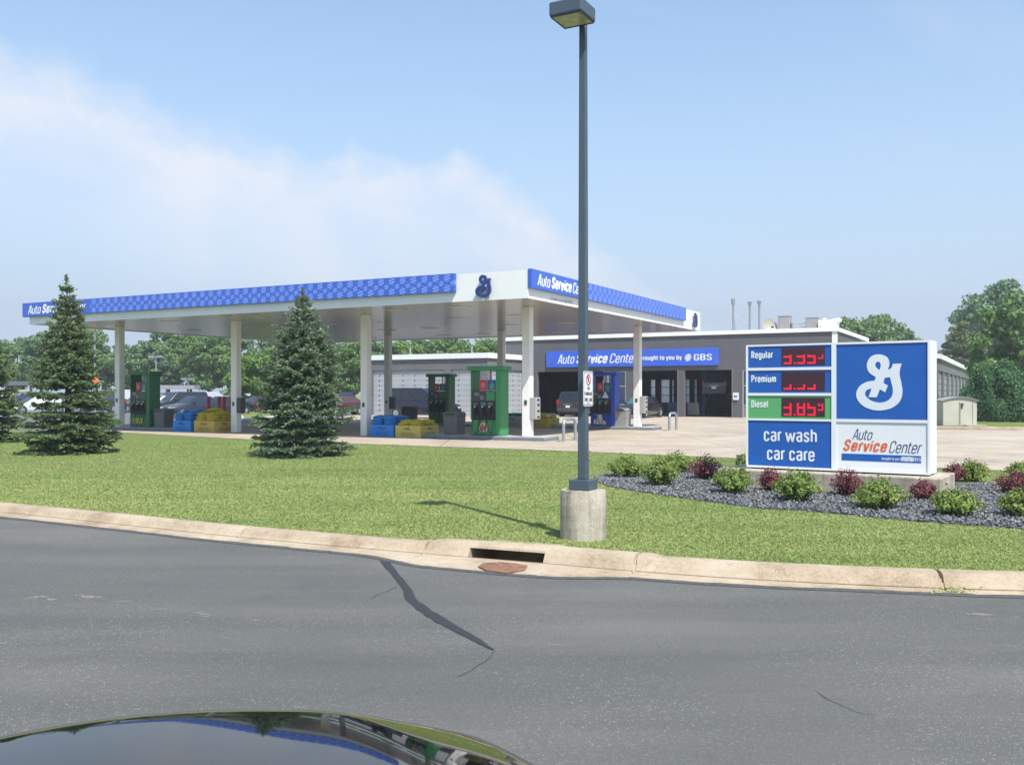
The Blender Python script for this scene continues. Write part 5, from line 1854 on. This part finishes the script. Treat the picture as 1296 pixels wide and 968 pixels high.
# far parked cars: prototypes, then copies
protos = {}
for k in ('sedan', 'suv', 'van'):
    protos[k] = None
cols_ = {'white': (.74, .75, .76), 'silver': (.42, .44, .46), 'black': (.014, .014, .016), 'grey': (.12, .13, .14), 'navy': (.016, .022, .045), 'maroon': (.045, .008, .010), 'teal': (.03, .12, .14), 'beige': (.38, .34, .27)}
lot = [
    # px of the centre, distance, kind, colour, heading (deg), label
    (-20, 78, 'sedan', 'grey', 20, 'grey sedan at the left edge of the photo behind the cut off spruce'),
    (46, 77, 'sedan', 'white', 205, 'white sedan in the near row between the two left spruces'),
    (84, 84, 'suv', 'silver', 200, 'silver vehicle behind the middle of the left spruce'),
    (30, 92, 'suv', 'navy', 200, 'navy vehicle behind the white sedan'),
    (72, 100, 'sedan', 'white', 200, 'white sedan in the second row behind the left spruce'),
    (120, 80, 'suv', 'black', 185, 'black vehicle left of the far left column'),
    (140, 94, 'suv', 'silver', 190, 'silver vehicle behind the far left column'),
    (160, 106, 'van', 'silver', 190, 'silver van seen just right of the far left column'),
    (176, 84, 'sedan', 'black', 200, 'black sedan behind the shaded green pump'),
    (226, 76, 'suv', 'black', 200, 'black vehicle above the grey bin by the shaded green pump'),
    (246, 70, 'sedan', 'navy', 205, 'dark blue sedan above the blue bag pile'),
    (282, 73, 'sedan', 'black', 205, 'black sedan behind the red bollards'),
    (210, 96, 'sedan', 'white', 190, 'white sedan in the second row right of the shaded green pump'),
    (240, 108, 'suv', 'teal', 190, 'teal vehicle in the back row above the blue bags'),
    (262, 98, 'suv', 'silver', 190, 'silver vehicle in the second row above the yellow bags'),
    (292, 100, 'sedan', 'grey', 190, 'grey sedan in the second row behind the bollards'),
    (322, 104, 'sedan', 'teal', 190, 'teal sedan behind the left middle column'),
    (328, 82, 'sedan', 'maroon', 200, 'maroon sedan beside the grass island'),
    (350, 92, 'suv', 'grey', 190, 'grey vehicle half hidden by the large right spruce'),
    (430, 74, 'sedan', 'maroon', 180, 'maroon sedan between the large spruce and the middle column'),
    (418, 92, 'suv', 'navy', 190, 'navy vehicle behind the edge of the large spruce'),
    (8, 108, 'van', 'beige', 190, 'beige van in the back row at the far left'),
    (196, 118, 'suv', 'grey', 190, 'grey vehicle in the back row beyond the shaded green pump'),
    (300, 120, 'suv', 'silver', 190, 'silver vehicle in the back row beyond the bollards'),
]
for px, Y, kind, cn, hd, lab in lot:
    loc = ((px - 648) / F * Y, Y, GZ + .01)
    nm = {'sedan': 'parked_sedan', 'suv': 'parked_suv', 'van': 'parked_van'}[kind]
    if protos[kind] is None:
        t = make_car(nm, kind, paint(cn, cols_[cn]), lab, 'car', loc, R(hd + 25), 'cars parked in the far car park')
        protos[kind] = t
    else:
        t = copy_tree(protos[kind])
        t.location = loc
        t.rotation_euler = (0, 0, R(hd + 25))
        t['label'] = lab
        pm = paint(cn, cols_[cn])
        for ch in t.children:
            if ch.name.split('.')[0] in ('body', 'cabin', 'mirror') or (kind == 'sedan' and ch.name.startswith('bumper')):
                ch.material_slots[0].link = 'OBJECT'
                ch.material_slots[0].material = pm
# far lot furniture
for (px, Y, w, rt, lab) in ((223, 104, 4.6, 487.5, 'grey flat roofed shelter above the parked cars right of the shaded green pump'), (28, 96, 3.2, 482.5, 'dark flat roofed shelter between the two left spruces')):
    X = (px - 648) / F * Y
    zt = H + (HZ - rt) * Y / F
    t = empty('car_shelter', (X, Y, GZ), 0, lab, 'shelter', 'shelters in the far car park')
    mb = MB(); mb.box(-w / 2, w / 2, -.9, .9, zt - .42 - GZ, zt - GZ); mb.build('roof', GREYBOX if px > 100 else mat('shelter_dark', (.12, .13, .14), .6), t)
    for x in (-w * .22, w * .28):
        mb = MB(); mb.box(x - .1, x + .1, -.1, .1, 0, zt - .422 - GZ); mb.build('post', GREYBOX, t)
    mb = MB(); mb.box(-w * .35, w * .35, .5, .55, .3, 1.6); mb.build('back_panel', DARKPLASTIC, t)
for (px, Y, rt, lab) in ((120, 92, 416, 'twin headed car park lamp showing between the left spruce and the column'), (197.5, 100, 452, 'thin single car park lamp behind the shaded green pump'), (238, 110, 480, 'short car park lamp by the grey shelter')):
    X = (px - 648) / F * Y
    zt = H + (HZ - rt) * Y / F - GZ
    t = empty('car_park_lamp', (X, Y, GZ), 0, lab, 'lamp post', 'lamps of the far car park')
    mb = MB(); mb.cyl((0, 0, 0), (0, 0, zt), .08, n=8); mb.build('pole', mat('lot_lamp', (.22, .25, .27), .6), t)
    for s in (-1, 1):
        mb = MB(); mb.box(s * .1 if s > 0 else -.75, .75 if s > 0 else -.1, -.25, .25, zt - .05, zt + .15); mb.build('lamp_head', MATS['lot_lamp'], t)
Y = 70
t = empty('orange_sign', ((120 - 648) / F * Y, Y, GZ), 0, 'round orange sign showing at the right edge of the left spruce', 'sign')
mb = MB(); mb.lathe([(0, -.02), (.27, -.02), (.27, .02), (0, .02)], (0, 0, 0), 20); d = mb.build('disc', ORANGE, t, (0, 0, H + (HZ - 482) * Y / F - GZ)); d.rotation_euler = (R(90), 0, 0)
mb = MB(); mb.cyl((0, .05, 0), (0, .05, H + (HZ - 482) * Y / F - GZ), .03, n=6); mb.build('post', STEEL, t)

# ------------------------------------------------------------------ the dark car one looks over
CAR_HEAD = 27.0
car = empty('black_car', (0, 0, 0), R(CAR_HEAD), 'glossy black car bonnet along the bottom left edge of the photo', 'car')
BON = mat('bonnet_black', (.004, .004, .005), .03, coat=0.1, spec=.38)
NX, NY = 60, 56
cxo = .10          # bonnet centre line, to the left of the eye


def bz(u, v):
    """u across -1..1, v along 0 (windscreen) .. 1 (nose)"""
    z = 1.306 - .05 * v - .062 * v ** 3
    z -= .075 * max(0, v - .70) ** 2 / .03
    z -= .15 * u * u
    z -= .30 * max(0, abs(u) - .86) ** 2 / .02
    z += .007 * math.exp(-((abs(u) - .55) / .12) ** 2) * (1 - .5 * v)
    return z


V, Fs = [], []
for j in range(NY + 1):
    v = j / NY
    for i in range(NX + 1):
        u = -1 + 2 * i / NX
        pl_ = 1 - .05 * v ** 3
        wx = .86 * u * pl_
        yy = .80 + 1.52 * v - .24 * v * v * u * u
        V.append((cxo + wx, yy, bz(u, v)))
for j in range(NY):
    for i in range(NX):
        a = j * (NX + 1) + i
        Fs.append((a, a + 1, a + NX + 2, a + NX + 1))
mb = MB(); mb.v, mb.f = V, Fs
mb.build('bonnet', BON, car, smooth=80)
mb = MB(); mb.box(cxo - .82, cxo + .82, .60, 1.95, .35, .86); mb.build('body', BON, car, bevel=.08, seg=3)
mb = MB(); mb.box(cxo - .78, cxo + .78, 1.955, 2.12, .32, .70); mb.build('bumper', DARKPLASTIC, car, bevel=.06)
for s in (-1, 1):
    mb = MB(); mb.cyl((cxo + s * .87, 1.35, .36), (cxo + s * .66, 1.35, .36), .36, n=24); mb.build('wheel', RUBBER, car, bevel=.03)
    mb = MB(); mb.box(cxo + s * .62 - .14, cxo + s * .62 + .14, 1.90, 2.08, .72, .84); mb.build('headlight', LAMPGLASS, car, bevel=.03)

# ------------------------------------------------------------------ summer haze: the far trees pale a little
mb = MB(); mb.box(-1050, 1050, -80, 1150, -1.2, 19)
hz_o = mb.build('haze', None)
hm = bpy.data.materials.new('haze_air')
hm.use_nodes = True
hn, hl = hm.node_tree.nodes, hm.node_tree.links
hn.remove(hn['Principled BSDF'])
pv_ = hn.new('ShaderNodeVolumePrincipled')
pv_.inputs['Color'].default_value = (.93, .96, 1.0, 1)
pv_.inputs['Density'].default_value = 0.0008
pv_.inputs['Anisotropy'].default_value = 0.2
hl.new(pv_.outputs[0], hn['Material Output'].inputs['Volume'])
hz_o.data.materials.append(hm)
tag(hz_o, 'thin summer haze over the whole place', 'haze', kind='stuff')
# ------------------------------------------------------------------ spruces
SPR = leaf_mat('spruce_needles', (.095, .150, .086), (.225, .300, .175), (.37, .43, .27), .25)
SPR2 = leaf_mat('spruce_needles_green', (.085, .135, .060), (.205, .285, .120), (.35, .41, .19), .25)
CONE = mat('spruce_cones', (.30, .15, .075), .8, var=.4, vscale=30)


def spruce(X, Y, height, radius, needles, label, seed, cones=False, lean=0.0, prof=1.65):
    r = np.random.default_rng(seed)
    t = empty('spruce_tree', (X, Y, GZ), r.uniform(0, 6), label, 'tree', 'spruce trees on the lawn')
    mb = MB()
    mb.tube([(0, 0, -.1), (.02, 0, height * .3), (lean * .5, .01, height * .65), (lean, 0, height * .985)], .1, 8, rads=[.115, .085, .045, .006])
    mb.build('trunk', BARK, t, smooth=60)
    CC, DD, LL, TT = [], [], [], []
    BR = MB()
    z = .15
    whorl = 0
    while z < height * .97:
        f = z / height
        n = int(13 - 6 * f) + r.integers(0, 3)
        if f < .12: n += 4
        ph = r.uniform(0, 6.28)
        tier = r.uniform(.86, 1.08)
        for k in range(n):
            a = ph + 2 * math.pi * k / n + r.normal(0, .18)
            R0 = radius * 1.02 * (1 - f ** prof) * (1 - .35 * max(0, f - .7) / .3)
            R0 = R0 * r.uniform(.68, 1.08) * tier * (.86 + .14 * min(1, f / .12)) + .03
            zz = z + r.normal(0, .035)
            rise = (.75 * f ** 1.5 - .02) * R0 * 1.1
            droop = (1 - f) * .34 * R0
            m = 9
            pts = []
            for i in range(m):
                s = i / (m - 1)
                pts.append((math.cos(a) * R0 * s + lean * f, math.sin(a) * R0 * s, max(.03, zz + rise * s - droop * s * s * (1.15 - .8 * s) + .06 * R0 * s ** 4)))
            pts = np.array(pts)
            if r.random() < .6: BR.tube([tuple(p) for p in pts[::4]], .012, 4, rads=[.018, .010, .004])
            ax = np.array([math.cos(a), math.sin(a), 0])
            sd = np.array([-math.sin(a), math.cos(a), 0])
            # twigs to both sides, longest at a third of the limb
            nt = max(7, int(R0 * 34))
            for q in range(nt):
                s = (q + r.random()) / nt
                s = .10 + .90 * s
                i = min(m - 2, int(s * (m - 1)))
                fr = s * (m - 1) - i
                p0 = pts[i] * (1 - fr) + pts[i + 1] * fr
                side = -1 if q % 2 else 1
                tl = (.09 + .40 * R0) * (1 - s * .85) ** .7 * (.35 + .65 * min(1, s * 3)) * r.uniform(.6, 1.15) * min(1, .35 + R0 / .7) + .05
                d = ax * r.uniform(.45, .9) + sd * side * r.uniform(.6, 1.0) + np.array([0, 0, r.normal(.03, .10)])
                d /= np.linalg.norm(d)
                nn = max(3, int(tl / .020))
                u = r.random(nn)
                pp = p0 + d * (u * tl)[:, None] + np.array([0, 0, -1.0]) * (u ** 2 * tl * .22)[:, None]
                dd = d + r.normal(0, .55, (nn, 3)) * np.array([1, 1, .75]) + np.array([0, 0, .22])
                CC.append(pp); DD.append(dd)
                LL.append(r.uniform(.055, .105, nn))
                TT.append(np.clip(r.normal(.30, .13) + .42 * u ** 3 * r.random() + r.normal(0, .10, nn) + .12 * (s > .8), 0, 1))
        whorl += 1
        z += (.235 - .03 * f) * (height / 4.8) * r.uniform(.8, 1.2)
    # leader and the top shoots
    for k in range(26):
        s = r.random()
        p0 = np.array([lean, 0, height * (.90 + .10 * s)])
        nn = 10
        d = np.array([r.normal(0, .5), r.normal(0, .5), .8])
        if k > 20: d = np.array([math.cos(k * 1.3), math.sin(k * 1.3), .55])
        tl = .06 + .18 * (1 - s) * (1.6 if k > 20 else 1)
        u = r.random(nn)
        CC.append(p0 + d * (u * tl)[:, None]); DD.append(d + r.normal(0, .6, (nn, 3))); LL.append(np.full(nn, .05)); TT.append(r.uniform(.3, .7, nn))
    u = np.linspace(0, 1, 90)
    CC.append(np.c_[np.full(90, lean), np.zeros(90), height * .92 + u * height * .095]); DD.append(r.normal(0, .6, (90, 3)) + [0, 0, .6]); LL.append(np.full(90, .05)); TT.append(np.full(90, .45))
    C_ = np.concatenate(CC); D_ = np.concatenate(DD); L_ = np.concatenate(LL); T_ = np.concatenate(TT)
    D_ /= np.linalg.norm(D_, axis=1)[:, None]
    P_ = np.cross(D_, r.normal(size=D_.shape)); P_ /= np.linalg.norm(P_, axis=1)[:, None]
    n = len(C_)
    V = np.empty((n, 3, 3))
    wv_ = (L_ * .32)[:, None]
    V[:, 0] = C_ - P_ * wv_; V[:, 1] = C_ + P_ * wv_; V[:, 2] = C_ + D_ * L_[:, None]
    V[..., 2] = np.maximum(V[..., 2], .01)
    me = mesh_np('crown', V.reshape(-1, 3), np.arange(3 * n).reshape(n, 3), T_)
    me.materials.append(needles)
    link('crown', me, t)
    BR.build('limbs', BARK, t)
    if cones:
        mb = MB()
        for k in range(120):
            f = r.uniform(.56, .93)
            a = r.uniform(0, 6.28)
            rr_ = radius * (1 - f ** prof) * r.uniform(.55, .92) + .03
            c = Vector((math.cos(a) * rr_ + lean * f, math.sin(a) * rr_, f * height + r.normal(0, .05)))
            mb.cyl(c, c + Vector((r.normal(0, .02), r.normal(0, .02), -.065)), .016, .010, 5)
        mb.build('cones', CONE, t)
    return n


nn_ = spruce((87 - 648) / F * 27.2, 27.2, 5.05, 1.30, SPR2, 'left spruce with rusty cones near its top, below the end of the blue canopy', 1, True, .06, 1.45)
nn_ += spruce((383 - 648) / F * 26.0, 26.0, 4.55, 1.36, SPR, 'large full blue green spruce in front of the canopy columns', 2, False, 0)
nn_ += spruce((-26 - 648) / F * 33.0, 33.0, 4.6, 1.55, SPR2, 'spruce cut off by the left edge of the photo', 3)
print('spruce needles', nn_)

# ------------------------------------------------------------------ broadleaf trees
def crown_mesh(name, h, rad, n_clump, n_leaf, leaf, seed, trunk_f=.22, shape=1.0):
    r = np.random.default_rng(seed)
    c0 = np.array([0, 0, h * (trunk_f + (1 - trunk_f) * .52)])
    rz_ = h * (1 - trunk_f) * .5
    CC, NN, TT = [], [], []
    cl = []
    for k in range(n_clump):
        d = r.normal(size=3); d /= np.linalg.norm(d)
        q = r.uniform(.25, 1.12) ** .5
        lobes = 1 + .22 * math.sin(3 * math.atan2(d[1], d[0]) + seed) + .20 * math.sin(5 * d[2] + 2 * seed + 2 * d[0])
        wz = 1 - .25 * shape * max(0, d[2])
        p = c0 + d * np.array([rad * lobes * wz, rad * lobes * wz, rz_ * (1 + .06 * r.normal())]) * q * .93
        cl.append(p)
        m = int(n_leaf * r.uniform(.6, 1.3))
        cr_ = rad * r.uniform(.10, .24)
        off = r.normal(size=(m, 3)); off /= np.linalg.norm(off, axis=1)[:, None]
        off *= (r.uniform(.2, 1, (m, 1)) ** .5) * cr_ * np.array([1.1, 1.1, .7])
        CC.append(p + off)
        nr = off / cr_ + r.normal(0, .55, (m, 3)) + np.array([0, 0, .45])
        NN.append(nr / np.linalg.norm(nr, axis=1)[:, None])
        TT.append(np.clip(r.normal(.42, .16) + r.normal(0, .14, m), 0, 1))
    C_ = np.concatenate(CC); N_ = np.concatenate(NN); T_ = np.concatenate(TT)
    V, Fc = leaf_cards(C_, N_, r.uniform(.7, 1.3, len(C_)) * leaf, .62)
    return mesh_np(name, V, Fc, T_), cl


LEAF = leaf_mat('leaf_mid', (0.082, 0.168, 0.053), (0.205, 0.319, 0.090), (0.377, 0.479, 0.160), .3)
LEAFB = leaf_mat('leaf_bluegreen', (0.082, 0.163, 0.071), (0.177, 0.289, 0.122), (0.330, 0.434, 0.203), .3)
LEAFY = leaf_mat('leaf_yellowgreen', (0.096, 0.184, 0.032), (0.192, 0.304, 0.056), (0.320, 0.416, 0.096), .35)
LEAFC = leaf_mat('leaf_cedar', (0.072, 0.112, 0.032), (0.153, 0.198, 0.058), (0.270, 0.297, 0.108), .25)
LEAFD = leaf_mat('leaf_dark', (0.029, 0.091, 0.029), (0.075, 0.176, 0.057), (0.145, 0.269, 0.093), .2)


def tree_proto(kind, h, rad, ncl, nlf, leaf, m, seed, trunk_f=.22, shape=1.0):
    me, cl = crown_mesh('crown', h, rad, ncl, nlf, leaf, seed, trunk_f, shape)
    me.materials.append(m)
    t = empty(kind, (0, 0, GZ))
    link('crown', me, t)
    mb = MB()
    mb.tube([(0, 0, -.1), (.05, .03, h * .25), (.0, .05, h * .55), (.03, 0, h * .85)], .1, 8, rads=[h * .022, h * .017, h * .011, h * .003])
    rr = random.Random(seed)
    for p in rr.sample(cl, min(14, len(cl))):
        z = max(h * .2, p[2] - h * rr.uniform(.15, .3))
        mb.tube([(0.02, .02, z), (p[0] * .5, p[1] * .5, (z + p[2]) / 2 + .1), tuple(p)], .1, 5, rads=[h * .008, h * .005, h * .002])
    mb.build('trunk', BARK, t, smooth=60)
    return t


P = {
    'a': tree_proto('leafy_tree', 10.0, 4.0, 150, 85, .20, LEAF, 21),
    'b': tree_proto('leafy_tree', 10.0, 3.6, 130, 85, .20, LEAFB, 22, .18),
    'c': tree_proto('leafy_tree', 9.0, 4.4, 150, 80, .21, LEAF, 23, .2),
    'y': tree_proto('leafy_tree', 6.0, 3.4, 120, 85, .15, LEAFY, 24, .12),
    'd': tree_proto('leafy_tree', 11.0, 3.2, 120, 80, .20, LEAFB, 25, .25),
}
used = set()


def plant(k, px, Y, top, label, group, wid=None):
    """tree whose top shows at row top"""
    src = P[k]
    X = (px - 648) / F * Y
    h = H + (HZ - top) * Y / F - GZ
    base_h = {'a': 10.0, 'b': 10.0, 'c': 9.0, 'y': 6.0, 'd': 11.0}[k]
    if k in used:
        t = copy_tree(src)
    else:
        t = src
        used.add(k)
    s = h / base_h
    sw = s if wid is None else wid
    t.location = (X, Y, GZ)
    t.scale = (sw, sw, s)
    t.rotation_euler = (0, 0, random.uniform(0, 6.28))
    return tag(t, label, 'tree', group)


GT = 'trees beyond the car park'
row_l = [
    ('a', -30, 118, 424, 'round green tree cut off by the left edge of the photo'),
    ('c', 22, 128, 432, 'low broad tree between the two left spruces'),
    ('b', 52, 116, 420, 'tree directly behind the left side of the left spruce'),
    ('a', 100, 122, 414, 'tallest tree showing right of the left spruce'),
    ('d', 122, 130, 424, 'narrow tree at the left of the sky gap by the far left column'),
    ('c', 158, 134, 440, 'low tree behind the far left column'),
    ('b', 188, 126, 430, 'dark tree above the shaded green pump'),
    ('a', 214, 130, 416, 'tall tree above the grey car park shelter'),
    ('d', 242, 136, 421, 'slim airy tree above the blue bag pile'),
    ('a', 264, 120, 424, 'broad tree above the red bollards'),
    ('b', 290, 132, 420, 'tree just left of the left middle column'),
    ('y', 326, 92, 448, 'bright yellow green tree right of the left middle column'),
    ('c', 350, 130, 428, 'tree behind the left side of the large spruce'),
    ('b', 392, 136, 424, 'tree hidden behind the large spruce top'),
    ('y', 425, 112, 440, 'light green tree right of the large spruce'),
    ('a', 448, 104, 432, 'dark tree left of the middle front column'),
    ('b', 476, 128, 428, 'tree above the left end of the garage wing roof'),
    ('y', 508, 128, 432, 'light green tree above the navy van and wing roof'),
    ('a', 536, 134, 430, 'dark tree above the middle of the wing roof'),
    ('c', 566, 132, 427, 'rounded green tree above the garage wing'),
    ('y', 592, 126, 434, 'pale green tree above the wing roof left of the near pump'),
    ('a', 620, 130, 430, 'tree above the right end of the wing roof'),
    ('c', 648, 138, 432, 'tree behind the roof corner of the tall garage'),
]
for k, px, Y, top, lab in row_l:
    plant(k, px, Y, top, lab, GT)
for k, px, Y, top, lab in (('b', 1047, 130, 406, 'small dark tree behind the roof duct'), ('a', 1082, 132, 404, 'rounded tree above the roof left of the price sign top'), ('c', 1112, 138, 405, 'broad tree above the price sign'), ('d', 1142, 150, 414, 'distant small tree right of the tree above the price sign')):
    plant(k, px, Y, top, lab, 'trees behind the service building')

big = tree_proto('tall_tree', 12.6, 5.2, 260, 120, .20, LEAFB, 41, .14)
big.location = ((1270 - 648) / F * 128, 128, GZ)
tag(big, 'tall loose grey green tree at the right edge behind the dark bush', 'tree')
h = H + (497 - 364) * 128 / F - GZ
big.scale = (1.45, 1.45, h / 12.6)
b2 = copy_tree(big)
b2.location = ((1322 - 648) / F * 135, 135, GZ)
b2.rotation_euler = (0, 0, 2.1)
b2['label'] = 'tall tree cut off by the right edge of the photo'
b3 = tree_proto('shade_tree', 8.2, 3.3, 110, 80, .19, LEAF, 43, .15)
b3.location = ((1290 - 648) / F * 66, 66, GZ)
tag(b3, 'darker green tree filling the right edge above the bush', 'tree')
ced = tree_proto('cedar_tree', 7.0, 2.0, 130, 90, .14, LEAFC, 44, .05, 2.6)
ced.location = ((1218 - 648) / F * 122, 122, GZ)
ced.scale = (1.75, 1.75, (H + (497 - 411) * 122 / F - GZ) / 7.0)
tag(ced, 'olive yellow conical cedar behind the rear wing roof', 'tree')

# the big dark evergreen bush by the shed
def bush_mesh(rad, h, n, leaf, seed, flat_=.9):
    r = np.random.default_rng(seed)
    d = r.normal(size=(n, 3)); d /= np.linalg.norm(d, axis=1)[:, None]
    d[:, 2] = np.abs(d[:, 2])
    lob = 1 + .10 * np.sin(4 * np.arctan2(d[:, 1], d[:, 0]) + seed) + .07 * np.sin(9 * np.arctan2(d[:, 1], d[:, 0]) + 7 * d[:, 2]) + .06 * np.sin(11 * d[:, 2] + 3 * d[:, 0] + seed)
    q = r.uniform(.62, 1.02, n) * lob
    C_ = np.c_[d[:, 0] * rad * q, d[:, 1] * rad * q, d[:, 2] ** .8 * h * q * .98]
    N_ = d + r.normal(0, .55, (n, 3)); N_ /= np.linalg.norm(N_, axis=1)[:, None]
    cl = np.sin(C_[:, 0] * 4.1 / rad) * np.sin(C_[:, 1] * 4.7 / rad + 1) * np.sin(C_[:, 2] * 5.3 / h + 2)
    V, Fc = leaf_cards(C_, N_, r.uniform(.6, 1.3, n) * leaf, .5)
    return mesh_np('foliage', V, Fc, np.clip(.42 + .22 * cl + r.normal(0, .17, n), 0, 1))


Y = 57.5
for (px, rad, hgt, seed, lab) in ((1262, 2.15, 3.55, 51, 'large rounded dark green evergreen bush right of the shed'), (1302, 2.1, 3.0, 52, 'dark evergreen bush at the right edge beside the larger bush')):
    t = empty('evergreen_bush', ((px - 648) / F * Y, Y, GZ), 0, lab, 'bush', 'evergreen bushes by the shed')
    me = bush_mesh(rad, hgt, 26000, .085, seed)
    me.materials.append(LEAFD)
    link('foliage', me, t)
    mb = MB()
    for k in range(7):
        a = k * .9
        mb.tube([(0, 0, -.05), (math.cos(a) * rad * .3, math.sin(a) * rad * .3, hgt * .35), (math.cos(a) * rad * .55, math.sin(a) * rad * .55, hgt * .62)], .04, 5, rads=[.07, .05, .02])
    mb.build('stems', BARK, t)

# ------------------------------------------------------------------ shrubs of the planting bed
SHG = leaf_mat('shrub_green', (0.093, 0.170, 0.038), (0.244, 0.330, 0.071), (0.602, 0.540, 0.157), .3)
SHR = leaf_mat('barberry_red', (0.099, 0.034, 0.043), (0.258, 0.075, 0.082), (0.467, 0.202, 0.149), .25)
BUD = mat('shrub_blossom', (.60, .42, .16), .7)


def shrub(px, base, top, wpx, red, label, seed, dim=None):
    r = np.random.default_rng(seed)
    p0 = W(px, base, GZ)
    rad = wpx * .5 * p0.y / F * 1.02
    Y = p0.y + rad * .8
    X = (px - 648) / F * Y
    h = ((H + (HZ - top) * Y / F) - GZ) * 1.08
    t = empty('barberry_shrub' if red else 'green_shrub', (X, Y, GZ), 0, label, 'shrub', 'red shrubs in the gravel bed' if red else 'green shrubs in the gravel bed')
    # upright arching stems carrying small leaves
    C_, N_, T_ = [], [], []
    st = MB()
    ns = 120 if not red else 90
    for k in range(ns):
        a = r.uniform(0, 6.28)
        q = r.uniform(0, 1) ** .55
        tipr = rad * q * r.uniform(.85, 1.08)
        tiph = h * (1 - .55 * q ** 2.2) * r.uniform(.72, 1.06)
        b0 = rad * .22 * q
        m = int((26 if not red else 22) * (.6 + q))
        u = r.uniform(.18, 1.03, m)
        rr_ = b0 + (tipr - b0) * u ** 1.15
        zz = tiph * (u ** .75)
        pts = np.c_[np.cos(a) * rr_, np.sin(a) * rr_, zz] + r.normal(0, .020 + .02 * rad, (m, 3))
        C_.append(pts)
        nr = np.c_[np.cos(a) * np.ones(m) * q, np.sin(a) * np.ones(m) * q, np.ones(m) * .7] + r.normal(0, .65, (m, 3))
        N_.append(nr / np.linalg.norm(nr, axis=1)[:, None])
        T_.append(np.clip(r.normal(.36, .10) + .22 * u ** 3 + r.normal(0, .12, m) + (.3 if (not red and r.random() < .10) else 0), 0, 1))
        if k % 4 == 0:
            st.tube([(math.cos(a) * b0 * .4, math.sin(a) * b0 * .4, -.02), (math.cos(a) * (b0 + (tipr - b0) * .45), math.sin(a) * (b0 + (tipr - b0) * .45), tiph * .6), (math.cos(a) * tipr, math.sin(a) * tipr, tiph)], .005, 4, rads=[.008, .006, .002])
    C_ = np.concatenate(C_); N_ = np.concatenate(N_); T_ = np.concatenate(T_)
    C_[:, 2] = np.maximum(C_[:, 2], .015)
    V, Fc = leaf_cards(C_, N_, r.uniform(.6, 1.25, len(C_)) * (.026 if not red else .022), .55)
    me = mesh_np('foliage', V, Fc, T_)
    me.materials.append(SHR if red else SHG)
    link('foliage', me, t)
    st.build('stems', BARK, t)
    if not red:
        m = int(60 * rad / .3)
        idx = r.choice(len(C_), m)
        dirs = C_[idx] - np.array([0, 0, h * .3])
        dirs /= np.linalg.norm(dirs, axis=1)[:, None]
        V, Fc = leaf_cards(C_[idx] + dirs * .02, dirs + r.normal(0, .2, (m, 3)), r.uniform(.010, .020, m), .8)
        me = mesh_np('blossom', V, Fc)
        me.materials.append(BUD)
        link('blossom', me, t)
    return t


shrubs = [
    (794, 606, 578, 56, 0, 'green shrub at the left end of the gravel bed beside the lamp post'),
    (836, 617, 580, 54, 0, 'green shrub standing forward, second from the left end of the gravel bed'),
    (856, 600, 574, 46, 0, 'green shrub at the back of the bed left of the first red shrub'),
    (892, 609, 577, 50, 1, 'large red shrub left of the price sign'),
    (926, 627, 591, 58, 0, 'green shrub in front of the left corner of the price sign'),
    (942, 592, 576, 20, 0, 'small green shrub behind the left end of the price sign plinth'),
    (975, 623, 593, 32, 1, 'small red shrub below the price panel of the sign'),
    (1008, 637, 597, 66, 0, 'green shrub in front of the words on the blue service panel'),
    (1073, 630, 594, 46, 1, 'red shrub below the middle of the price sign'),
    (1112, 647, 608, 76, 0, 'wide green shrub in front of the white name panel'),
    (1168, 634, 609, 36, 1, 'small red shrub at the right corner of the plinth'),
    (1208, 656, 621, 74, 0, 'wide low green shrub in front of the right end of the plinth'),
    (1231, 611, 584, 42, 0, 'green shrub behind the right end of the plinth'),
    (1208, 611, 586, 30, 1, 'red shrub just behind the right end of the plinth'),
    (1284, 626, 597, 48, 1, 'red shrub at the right edge of the photo'),
    (1292, 656, 619, 54, 0, 'green shrub at the right edge in front of the red shrub'),
    (1292, 606, 586, 40, 0, 'green shrub at the right edge behind the red shrub'),
]
for i, s in enumerate(shrubs):
    shrub(*s[:5], s[5], 100 + i)

# weeds in the kerb joint
t = W(1208, 748, .02)
r = rng
m = 90
C_ = np.c_[t.x + r.normal(0, .12, m), t.y + r.normal(0, .035, m), r.uniform(.01, .06, m)]
N_ = r.normal(0, .5, (m, 3)) + [0, -.3, .6]
N_ /= np.linalg.norm(N_, axis=1)[:, None]
V, Fc = leaf_cards(C_, N_, r.uniform(.012, .03, m), .3)
me = mesh_np('weed', V, Fc, r.uniform(.3, .9, m))
me.materials.append(BLADE)
tag(link('weed', me), 'tuft of dry weed growing in the right hand kerb joint', 'weed')
